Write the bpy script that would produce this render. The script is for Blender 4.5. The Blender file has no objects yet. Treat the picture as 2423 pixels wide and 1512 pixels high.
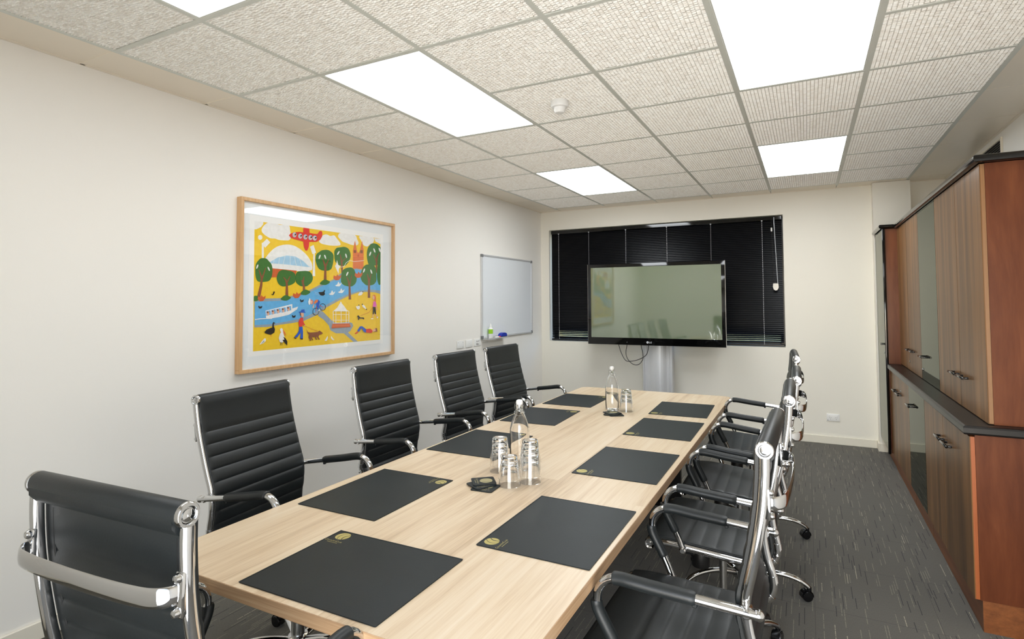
import bpy, bmesh, math, random
from mathutils import Vector, Matrix
random.seed(7)
SC = bpy.context.scene
COL = SC.collection
PI = math.pi
R = math.radians

# ---------------------------------------------------------------- camera
W, H = 2423.0, 1512.0
FPX, CX, CY = 1312.746, 1248.4364, 661.3699
YAW, PITCH, ROLL = .4658, .0382, -.0064
CAMZ = 1.457
cd = bpy.data.cameras.new('camera'); cam = bpy.data.objects.new('camera', cd); COL.objects.link(cam)
_f = Vector((-math.sin(YAW)*math.cos(PITCH), math.cos(YAW)*math.cos(PITCH), math.sin(PITCH)))
_r = Vector((math.cos(YAW), math.sin(YAW), 0)); _u = _r.cross(_f)
r2 = _r*math.cos(ROLL)+_u*math.sin(ROLL); u2 = -_r*math.sin(ROLL)+_u*math.cos(ROLL)
cam.matrix_world = Matrix(((r2.x, u2.x, -_f.x, 0), (r2.y, u2.y, -_f.y, 0), (r2.z, u2.z, -_f.z, CAMZ), (0, 0, 0, 1)))
cd.sensor_fit = 'HORIZONTAL'; cd.sensor_width = 36.0; cd.lens = 36.0*FPX/W
cd.shift_x = (W/2-CX)/W; cd.shift_y = (CY-H/2)/W
cd.clip_start = .05; cd.clip_end = 200
SC.camera = cam
SC.cycles.max_bounces = 24; SC.cycles.transmission_bounces = 24; SC.cycles.transparent_max_bounces = 16; SC.cycles.glossy_bounces = 8; SC.cycles.diffuse_bounces = 6
# ---------------------------------------------------------------- light, exposure
vs = SC.view_settings
SC.display_settings.display_device = 'sRGB'
vs.view_transform = 'Standard'; vs.look = 'None'; vs.exposure = 0.0; vs.gamma = 1.0
try: vs.use_curve_mapping = False
except Exception: pass
world = bpy.data.worlds.new('world'); SC.world = world; world.use_nodes = True
wn = world.node_tree; wn.nodes.clear()
wo = wn.nodes.new('ShaderNodeOutputWorld'); wb = wn.nodes.new('ShaderNodeBackground'); wsky = wn.nodes.new('ShaderNodeTexSky')
wsky.sky_type = 'NISHITA'; wsky.sun_elevation = R(38); wsky.sun_rotation = R(200); wsky.sun_disc = False
wb.inputs['Strength'].default_value = 0.7
wn.links.new(wsky.outputs[0], wb.inputs['Color']); wn.links.new(wb.outputs[0], wo.inputs['Surface'])
PANEL_E = 6.9          # ceiling diffuser emission
def area(name, loc, rot, sx, sy, power, col=(1, 1, 1), spread=180):
    l = bpy.data.lights.new(name, 'AREA'); l.shape = 'RECTANGLE'; l.size = sx; l.size_y = sy; l.energy = power; l.color = col; l.spread = R(spread)
    o = bpy.data.objects.new(name, l); COL.objects.link(o); o.location = loc; o.rotation_euler = rot; return o
# soft fill light added behind the camera in place of a flash (faces +Y)
area('camera_fill', (.15, -.52, 1.00), (R(103), 0, R(20)), 1.7, 1.9, 38, (1, .99, .975), 125)

# ---------------------------------------------------------------- materials
def lin(c):
    return tuple(((v/255)/12.92 if v/255 <= .04045 else (((v/255)+.055)/1.055)**2.4) for v in c)
MATS = {}
def mat(name, col=(200, 200, 200), rough=.5, metal=0, **k):
    if name in MATS: return MATS[name]
    m = bpy.data.materials.new(name); m.use_nodes = True
    b = m.node_tree.nodes['Principled BSDF']
    b.inputs['Base Color'].default_value = (*lin(col), 1); b.inputs['Roughness'].default_value = rough; b.inputs['Metallic'].default_value = metal
    for kk, v in k.items():
        n = {'trans': 'Transmission Weight', 'ior': 'IOR', 'spec': 'Specular IOR Level', 'coat': 'Coat Weight', 'coatr': 'Coat Roughness', 'sheen': 'Sheen Weight'}.get(kk)
        if n: b.inputs[n].default_value = v
    MATS[name] = m
    return m
class NT:
    def __init__(s, m): s.m = m; s.t = m.node_tree; s.b = s.t.nodes['Principled BSDF']
    def n(s, ty, **k):
        x = s.t.nodes.new(ty)
        for a, v in k.items(): setattr(x, a, v)
        return x
    def l(s, a, b): s.t.links.new(a, b)
    def val(s, sock, v):
        if hasattr(v, 'links') or hasattr(v, 'is_linked'): s.l(v, sock)
        else: sock.default_value = v
    def math(s, op, a, b=0.0, c=None):
        x = s.n('ShaderNodeMath', operation=op); s.val(x.inputs[0], a); s.val(x.inputs[1], b)
        if c is not None: s.val(x.inputs[2], c)
        return x.outputs[0]
    def comb(s, x, y, z=0.0):
        c = s.n('ShaderNodeCombineXYZ'); s.val(c.inputs[0], x); s.val(c.inputs[1], y); s.val(c.inputs[2], z); return c.outputs[0]
    def mix(s, fac, a, b):
        x = s.n('ShaderNodeMix', data_type='RGBA'); s.val(x.inputs[0], fac); s.val(x.inputs[6], a); s.val(x.inputs[7], b); return x.outputs[2]
    def ramp(s, fac, stops):
        x = s.n('ShaderNodeValToRGB'); e = x.color_ramp.elements
        while len(e) < len(stops): e.new(.5)
        for i, (p, c) in enumerate(stops): e[i].position = p; e[i].color = (*lin(c), 1)
        s.val(x.inputs[0], fac); return x.outputs[0]
    def coord(s, out='Object'): return s.n('ShaderNodeTexCoord').outputs[out]
    def pos(s): return s.n('ShaderNodeNewGeometry').outputs['Position']
    def sep(s, v):
        x = s.n('ShaderNodeSeparateXYZ'); s.l(v, x.inputs[0]); return x.outputs
    def noise(s, vec, scale=5, detail=3, rough=.5):
        x = s.n('ShaderNodeTexNoise'); s.l(vec, x.inputs['Vector']); x.inputs['Scale'].default_value = scale; x.inputs['Detail'].default_value = detail; x.inputs['Roughness'].default_value = rough; return x.outputs[0]
    def white(s, vec):
        x = s.n('ShaderNodeTexWhiteNoise', noise_dimensions='3D'); s.l(vec, x.inputs[0]); return x.outputs[0]
    def bump(s, h, strength=.3, dist=.002):
        x = s.n('ShaderNodeBump'); x.inputs['Strength'].default_value = strength; x.inputs['Distance'].default_value = dist; s.l(h, x.inputs['Height']); s.l(x.outputs[0], s.b.inputs['Normal'])
def wall_mat(name, col):
    m = mat(name, col, .75, spec=.25); t = NT(m); p = t.pos(); n = t.noise(p, 90, 4); t.bump(n, .12, .002)
    n2 = t.noise(p, .8, 2)
    a = lin(col)
    t.l(t.mix(n2, (a[0]*.985, a[1]*.985, a[2]*.98, 1), (min(a[0]*1.02, 1), min(a[1]*1.02, 1), min(a[2]*1.02, 1), 1)), t.b.inputs['Base Color'])
    return m
wall_mat('wall_paint', (243, 240, 234))
wall_mat('wall_paint_back', (240, 236, 225))
mat('skirting_paint', (236, 230, 214), .35)
mat('chrome', (212, 213, 214), .045, 1.0)
mat('brushed_steel', (170, 170, 168), .28, 1.0)
mat('aluminium', (214, 215, 217), .42, .35)
mat('white_plastic', (240, 240, 238), .35)
mat('grey_plastic', (120, 122, 124), .45)
mat('black_plastic', (14, 14, 15), .42)
mat('black_rubber', (12, 12, 12), .6)
mat('black_gloss', (8, 8, 9), .06, spec=.6)
mat('black_satin', (10, 10, 12), .25)
mat('white_gloss', (234, 238, 242), .15)
mat('tee_paint', (216, 218, 210), .45)
mat('ceiling_strip_paint', (240, 230, 213), .3)
mat('mat_board', (238, 242, 243), .7)
mat('print_paper', (248, 248, 246), .8)
mat('blue_felt', (20, 50, 170), .6)
mat('red_plastic', (215, 40, 50), .4)
mat('lime_label', (158, 214, 32), .5)
mat('gold_print', (206, 192, 120), .32, .55)
mat('pale_gold_print', (196, 186, 140), .4, .3)
mat('dark_hole', (16, 14, 12), .8)
mat('vent_metal', (96, 94, 86), .5)
def leather(name, col, sc=260):
    m = mat(name, col, .43, spec=.45); t = NT(m); c = t.coord(); n = t.noise(c, sc, 3); t.bump(n, .18, .0012)
    n2 = t.noise(c, 7, 3); a = lin(col)
    t.l(t.mix(n2, (a[0]*.75, a[1]*.75, a[2]*.75, 1), (a[0]*1.3, a[1]*1.3, a[2]*1.3, 1)), t.b.inputs['Base Color'])
    return m
leather('chair_leather', (27, 31, 32))
leather('mat_leather', (31, 37, 39), 320)
MATS['mat_leather'].node_tree.nodes['Principled BSDF'].inputs['Roughness'].default_value = .44
MATS['mat_leather'].node_tree.nodes['Principled BSDF'].inputs['Specular IOR Level'].default_value = .24
def wood(name, stops, axis='z', plank=None, stretch=(38, 38, 2.2), rough=.35, coat=.0, fine=.5, use='Object', seamdark=.0, warp=.02):
    """grain running along one axis; optional staves of a given width/length with their own tone"""
    m = mat(name, stops[0][1], rough, coat=coat); t = NT(m); c = t.pos() if use == 'World' else t.coord(use); x, y, z = t.sep(c)
    ax = {'x': (y, z, x), 'y': (x, z, y), 'z': (x, y, z)}[axis]
    w = t.noise(t.comb(ax[0], ax[1], t.math('MULTIPLY', ax[2], .35)), 3, 2)
    u = t.math('ADD', ax[0], t.math('MULTIPLY', w, warp)); v = t.math('ADD', ax[1], t.math('MULTIPLY', w, warp))
    tone = None
    if plank:
        pw, pl = plank
        iu = t.math('FLOOR', t.math('DIVIDE', ax[0], pw))
        off = t.math('MULTIPLY', t.white(t.comb(iu, 3.3, 1.7)), pl)
        iv = t.math('FLOOR', t.math('DIVIDE', t.math('ADD', ax[2], off), pl))
        tone = t.white(t.comb(iu, iv, 5.1))
        u = t.math('ADD', u, t.math('MULTIPLY', tone, 7.0)); v = t.math('ADD', v, t.math('MULTIPLY', iv, 3.1))
    g = t.noise(t.comb(t.math('MULTIPLY', u, stretch[0]), t.math('MULTIPLY', v, stretch[1]), t.math('MULTIPLY', ax[2], stretch[2])), 1.0, 6, .62)
    g2 = t.noise(t.comb(t.math('MULTIPLY', u, stretch[0]*6), t.math('MULTIPLY', v, stretch[1]*6), t.math('MULTIPLY', ax[2], stretch[2]*2.5)), 1.0, 3, .6)
    k = t.math('ADD', t.math('MULTIPLY', g, 1-fine*.5), t.math('MULTIPLY', g2, fine*.5))
    if tone is not None: k = t.math('ADD', k, t.math('MULTIPLY', t.math('SUBTRACT', tone, .5), .16))
    t.l(t.ramp(k, stops), t.b.inputs['Base Color']); t.bump(g2, .08, .001)
    return m
wood('oak_top', [(.30, (190, 164, 132)), (.44, (214, 190, 158)), (.56, (224, 203, 173)), (.75, (232, 215, 190))], 'y', (.115, 9.0), (34, 34, 1.9), .34, fine=.75, use='World')
wood('oak_edge', [(.30, (152, 118, 86)), (.5, (180, 146, 110)), (.75, (200, 170, 136))], 'y', None, (60, 160, 3), .42, use='World')  # darker oak copy with the table edge's shade put into its colour
wood('oak_edge_x_shade', [(.30, (152, 118, 86)), (.5, (180, 146, 110)), (.75, (200, 170, 136))], 'x', None, (60, 160, 3), .42, use='World')
wood('frame_oak', [(.30, (196, 152, 106)), (.5, (214, 174, 128)), (.75, (228, 192, 150))], 'z', None, (60, 60, 3), .45, use='World')
wood('walnut_door', [(.30, (66, 46, 28)), (.44, (102, 72, 43)), (.57, (130, 92, 54)), (.72, (152, 112, 70))], 'z', None, (15, 15, .45), .34, fine=.35, use='World', warp=.03)
wood('cherry_panel', [(.28, (74, 37, 22)), (.45, (98, 53, 32)), (.6, (116, 67, 41)), (.78, (132, 83, 54))], 'z', None, (7, 7, 1.0), .28, fine=.3, use='World', warp=.16)
wood('walnut_edge', [(.3, (126, 88, 52)), (.7, (158, 116, 76))], 'z', None, (40, 40, 1.5), .35, use='World')
wood('cherry_edge', [(.3, (150, 78, 36)), (.7, (178, 100, 54))], 'z', None, (40, 40, 1.5), .35, use='World')
wood('plinth_wood', [(.3, (98, 54, 26)), (.7, (140, 84, 44))], 'y', None, (20, 40, 1.5), .35, use='World')
for k_ in ('walnut_door', 'cherry_panel'): MATS[k_].node_tree.nodes['Principled BSDF'].inputs['Specular IOR Level'].default_value = .24
m = mat('black_worktop', (19, 18, 18), .33); t = NT(m); n = t.noise(t.pos(), 60, 4); t.bump(n, .08, .001)
mat('mirror_grey', (150, 154, 146), .02, 1.0)
MATS['mirror_grey'].node_tree.nodes['Principled BSDF'].inputs['Specular Tint'].default_value = (.48, .49, .46, 1)
# tv glass: greenish semi mirror
mat('tv_screen', (104, 118, 92), .04, .0, spec=1.0, coat=1.0)
MATS['tv_screen'].node_tree.nodes['Principled BSDF'].inputs['IOR'].default_value = 2.0
MATS['tv_screen'].node_tree.nodes['Principled BSDF'].inputs['Specular IOR Level'].default_value = .9
def glassm(name, col=(255, 255, 255), ior=1.45, rough=0.0):
    m = mat(name, col, rough, trans=1.0, ior=ior); return m
glassm('clear_glass', (255, 255, 255)); glassm('water', (252, 254, 254), 1.33)
def pane_mat(name, ior=1.5):   # single sheet glazing: fresnel reflection over a clear view
    m = bpy.data.materials.new(name); m.use_nodes = True; t = m.node_tree; t.nodes.clear()
    o = t.nodes.new('ShaderNodeOutputMaterial'); mx = t.nodes.new('ShaderNodeMixShader'); lw = t.nodes.new('ShaderNodeLayerWeight'); lw.inputs[0].default_value = .5
    pw = t.nodes.new('ShaderNodeMath'); pw.operation = 'POWER'; pw.inputs[1].default_value = 5; t.links.new(lw.outputs['Facing'], pw.inputs[0])
    f = t.nodes.new('ShaderNodeMath'); f.operation = 'MULTIPLY_ADD'; f.inputs[1].default_value = .96; f.inputs[2].default_value = .04; t.links.new(pw.outputs[0], f.inputs[0])
    tr = t.nodes.new('ShaderNodeBsdfTransparent'); g = t.nodes.new('ShaderNodeBsdfGlossy'); g.inputs['Roughness'].default_value = .015
    t.links.new(f.outputs[0], mx.inputs[0]); t.links.new(tr.outputs[0], mx.inputs[1]); t.links.new(g.outputs[0], mx.inputs[2]); t.links.new(mx.outputs[0], o.inputs[0]); MATS[name] = m; return m
pane_mat('pane_glass'); pane_mat('picture_glass', 1.45)
# ceiling light diffuser
for dn_, k_ in (('diffuser', 1.0), ('diffuser_dim', .55), ('diffuser_bright', 1.55)):
  m = mat(dn_, (250, 250, 250), .4); b = m.node_tree.nodes['Principled BSDF']
  b.inputs['Emission Color'].default_value = (.925, .966, 1, 1); b.inputs['Emission Strength'].default_value = PANEL_E*k_
  t = NT(m); x, y, z = t.sep(t.coord())
  pr = t.math('MULTIPLY', t.math('SINE', t.math('MULTIPLY', x, 620)), t.math('SINE', t.math('MULTIPLY', y, 620))); t.bump(pr, .2, .001)
# ceiling tile plaster
m = mat('tile_plaster', (244, 241, 232), .7, spec=.2); t = NT(m); c = t.coord(); x, y, z = t.sep(c)
w = t.white(t.comb(t.math('FLOOR', t.math('DIVIDE', x, .0185)), t.math('FLOOR', t.math('DIVIDE', y, .0135)), 0))
t.l(t.mix(w, (*lin((242, 238, 231)), 1), (*lin((254, 253, 249)), 1)), t.b.inputs['Base Color'])
# carpet
m = mat('carpet', (84, 82, 76), .95, spec=.05, sheen=.2); t = NT(m); c = t.pos(); x, y, z = t.sep(c)
cell = .011; iu = t.math('FLOOR', t.math('DIVIDE', x, cell)); fu = t.math('FRACT', t.math('DIVIDE', x, cell))
ln = .17; off = t.math('MULTIPLY', t.white(t.comb(iu, 1.3, 4.4)), 11.0); vv = t.math('DIVIDE', t.math('ADD', y, off), ln)
iv = t.math('FLOOR', vv); fv = t.math('FRACT', vv); rr = t.white(t.comb(iu, iv, 2.2)); r3 = t.white(t.comb(iu, iv, 9.7))
inside = t.math('MULTIPLY', t.math('LESS_THAN', fu, .30), t.math('LESS_THAN', fv, t.math('ADD', .45, t.math('MULTIPLY', r3, .5))))
dash = t.math('GREATER_THAN', t.noise(t.comb(t.math('MULTIPLY', x, 20), t.math('MULTIPLY', y, 180), 0), 1, 1), .40)
lightm = t.math('MULTIPLY', t.math('MULTIPLY', inside, t.math('GREATER_THAN', rr, .972)), dash); darkm = t.math('MULTIPLY', inside, t.math('LESS_THAN', rr, .09))
midm = t.math('MULTIPLY', t.math('MULTIPLY', inside, t.math('LESS_THAN', t.math('ABSOLUTE', t.math('SUBTRACT', rr, .5)), .09)), dash)
fib = t.noise(t.comb(t.math('MULTIPLY', x, 420), t.math('MULTIPLY', y, 120), 0), 1, 3)
base = t.mix(fib, (*lin((64, 61, 55)), 1), (*lin((108, 104, 94)), 1))
base = t.mix(midm, base, (*lin((126, 122, 106)), 1)); base = t.mix(darkm, base, (*lin((40, 38, 38)), 1)); base = t.mix(lightm, base, (*lin((164, 156, 136)), 1))
# carpet-tile joints every 0.5 m
jx = t.math('LESS_THAN', t.math('FRACT', t.math('DIVIDE', x, .5)), .005); jy = t.math('LESS_THAN', t.math('FRACT', t.math('DIVIDE', y, .5)), .007)
base = t.mix(t.math('MULTIPLY', t.math('MAXIMUM', jx, jy), .5), base, (*lin((40, 39, 36)), 1))
t.l(base, t.b.inputs['Base Color']); t.bump(fib, .5, .003)
# blind slats
mat('blind_black', (4, 5, 9), .32, spec=.24)
mat('cord_white', (214, 216, 222), .5)
mat('clear_acrylic', (225, 230, 235), .08, trans=.55)
# ---------------------------------------------------------------- mesh helpers
def obj(name, bm, m=None, parent=None, smooth=False, mats=None):
    me = bpy.data.meshes.new(name); bm.normal_update(); bm.to_mesh(me); bm.free()
    for mm in (mats or ([m] if m else [])): me.materials.append(MATS[mm] if isinstance(mm, str) else mm)
    if smooth:
        me.shade_smooth()
        try: me.set_sharp_from_angle(angle=R(38))
        except Exception: pass
    o = bpy.data.objects.new(name, me); COL.objects.link(o)
    if parent: o.parent = parent
    return o
def BM(): return bmesh.new()
def box(bm, x0, x1, y0, y1, z0, z1, bev=0, mi=0, seg=1):
    vs_ = [bm.verts.new((x, y, z)) for x in (x0, x1) for y in (y0, y1) for z in (z0, z1)]
    fs = [bm.faces.new([vs_[i] for i in q]) for q in ((0, 1, 3, 2), (4, 6, 7, 5), (0, 4, 5, 1), (2, 3, 7, 6), (0, 2, 6, 4), (1, 5, 7, 3))]
    for f in fs: f.material_index = mi
    if bev:
        es = list({e for f in fs for e in f.edges})
        bmesh.ops.bevel(bm, geom=es, offset=bev, segments=seg, affect='EDGES', profile=.5)
    return bm
def ring(bm, c, a, b, ra, rb, n):
    return [bm.verts.new(c + a*(ra*math.cos(2*PI*i/n)) + b*(rb*math.sin(2*PI*i/n))) for i in range(n)]
def skin(bm, rings, closed=False, caps=True):
    n = len(rings[0]); m_ = len(rings)
    for k in range(m_ if closed else m_-1):
        A, B = rings[k], rings[(k+1) % m_]
        for i in range(n): bm.faces.new((A[i], A[(i+1) % n], B[(i+1) % n], B[i]))
    if caps and not closed: bm.faces.new(rings[0][::-1]); bm.faces.new(rings[-1])
def sweep(bm, pts, ra, rb=None, n=12, up=Vector((0, 1, 0)), caps=True, closed=False):
    """tube with elliptical section: ra along `up`-ish side vector, rb across"""
    rb = ra if rb is None else rb
    pts = [Vector(p) for p in pts]; rings = []
    for i, p in enumerate(pts):
        if closed: t_ = pts[(i+1) % len(pts)]-pts[i-1]
        else: t_ = (pts[min(i+1, len(pts)-1)]-pts[max(i-1, 0)])
        t_.normalize(); s = up - t_*up.dot(t_)
        if s.length < 1e-4: s = Vector((1, 0, 0)) - t_*t_.x
        s.normalize(); q = t_.cross(s)
        a_ = ra[i] if isinstance(ra, (list, tuple)) else ra; b_ = rb[i] if isinstance(rb, (list, tuple)) else rb
        rings.append(ring(bm, p, s, q, a_, b_, n))
    skin(bm, rings, closed, caps); return bm
def lathe(bm, prof, n=24, c=(0, 0, 0), axis='z', caps=True):
    c = Vector(c); ax = {'z': (Vector((1, 0, 0)), Vector((0, 1, 0)), Vector((0, 0, 1))), 'y': (Vector((0, 0, 1)), Vector((1, 0, 0)), Vector((0, 1, 0))), 'x': (Vector((0, 1, 0)), Vector((0, 0, 1)), Vector((1, 0, 0)))}[axis]
    rings = [ring(bm, c+ax[2]*z, ax[0], ax[1], max(r, 1e-5), max(r, 1e-5), n) for r, z in prof]
    skin(bm, rings, False, caps); return bm
def prism(bm, poly, z0, z1, mi=0, axis='z'):
    def P(a, b, h): return {'z': (a, b, h), 'y': (a, h, b), 'x': (h, a, b)}[axis]
    A = [bm.verts.new(P(a, b, z0)) for a, b in poly]; B = [bm.verts.new(P(a, b, z1)) for a, b in poly]
    fs = [bm.faces.new(A[::-1]), bm.faces.new(B)]
    for i in range(len(poly)): fs.append(bm.faces.new((A[i], A[(i+1) % len(A)], B[(i+1) % len(A)], B[i])))
    for f in fs: f.material_index = mi
    bmesh.ops.recalc_face_normals(bm, faces=fs)
    return bm
def crom(pts, k=6):
    pts = [Vector(p) for p in pts]; out = []
    for i in range(len(pts)-1):
        p0, p1, p2, p3 = pts[max(i-1, 0)], pts[i], pts[i+1], pts[min(i+2, len(pts)-1)]
        for j in range(k):
            s = j/k; out.append(.5*((2*p1)+(p2-p0)*s+(2*p0-5*p1+4*p2-p3)*s*s+(3*p1-p0-3*p2+p3)*s**3))
    out.append(pts[-1]); return out
def rrect(x0, x1, y0, y1, r, n=6):
    o = []
    for cx_, cy_, a in ((x1-r, y1-r, 0), (x0+r, y1-r, 90), (x0+r, y0+r, 180), (x1-r, y0+r, 270)):
        for i in range(n+1): t_ = R(a+90*i/n); o.append((cx_+r*math.cos(t_), cy_+r*math.sin(t_)))
    return o
def tag(o, label=None, cat=None, group=None, kind=None):
    if label: o['label'] = label
    if cat: o['category'] = cat
    if group: o['group'] = group
    if kind: o['kind'] = kind
    return o
def thing(name, label, cat, loc=(0, 0, 0), rz=0, group=None):
    o = bpy.data.objects.new(name, None); COL.objects.link(o); o.location = loc; o.rotation_euler = (0, 0, rz); o.empty_display_size = .1
    return tag(o, label, cat, group)
def children(o): return [c for c in bpy.data.objects if c.parent == o]
def copy_tree(o, parent=None):
    c = o.copy(); COL.objects.link(c)
    c.parent = parent
    for ch in children(o): copy_tree(ch, c)
    return c
def text_mesh(body, size, m, parent=None, name='lettering', font_scale=1.0, ext=.0004, align='LEFT'):
    cu = bpy.data.curves.new(name, 'FONT'); cu.body = body; cu.size = size; cu.extrude = ext; cu.align_x = align; cu.resolution_u = 3
    cu.small_caps_scale = .74
    o = bpy.data.objects.new(name, cu); COL.objects.link(o)
    for ch in cu.body_format: pass
    bpy.context.view_layer.update()
    me = bpy.data.meshes.new_from_object(o.evaluated_get(bpy.context.evaluated_depsgraph_get()))
    COL.objects.unlink(o); bpy.data.objects.remove(o)
    me.materials.clear(); me.materials.append(MATS[m])
    q = bpy.data.objects.new(name, me); COL.objects.link(q)
    if parent: q.parent = parent
    return q
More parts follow.
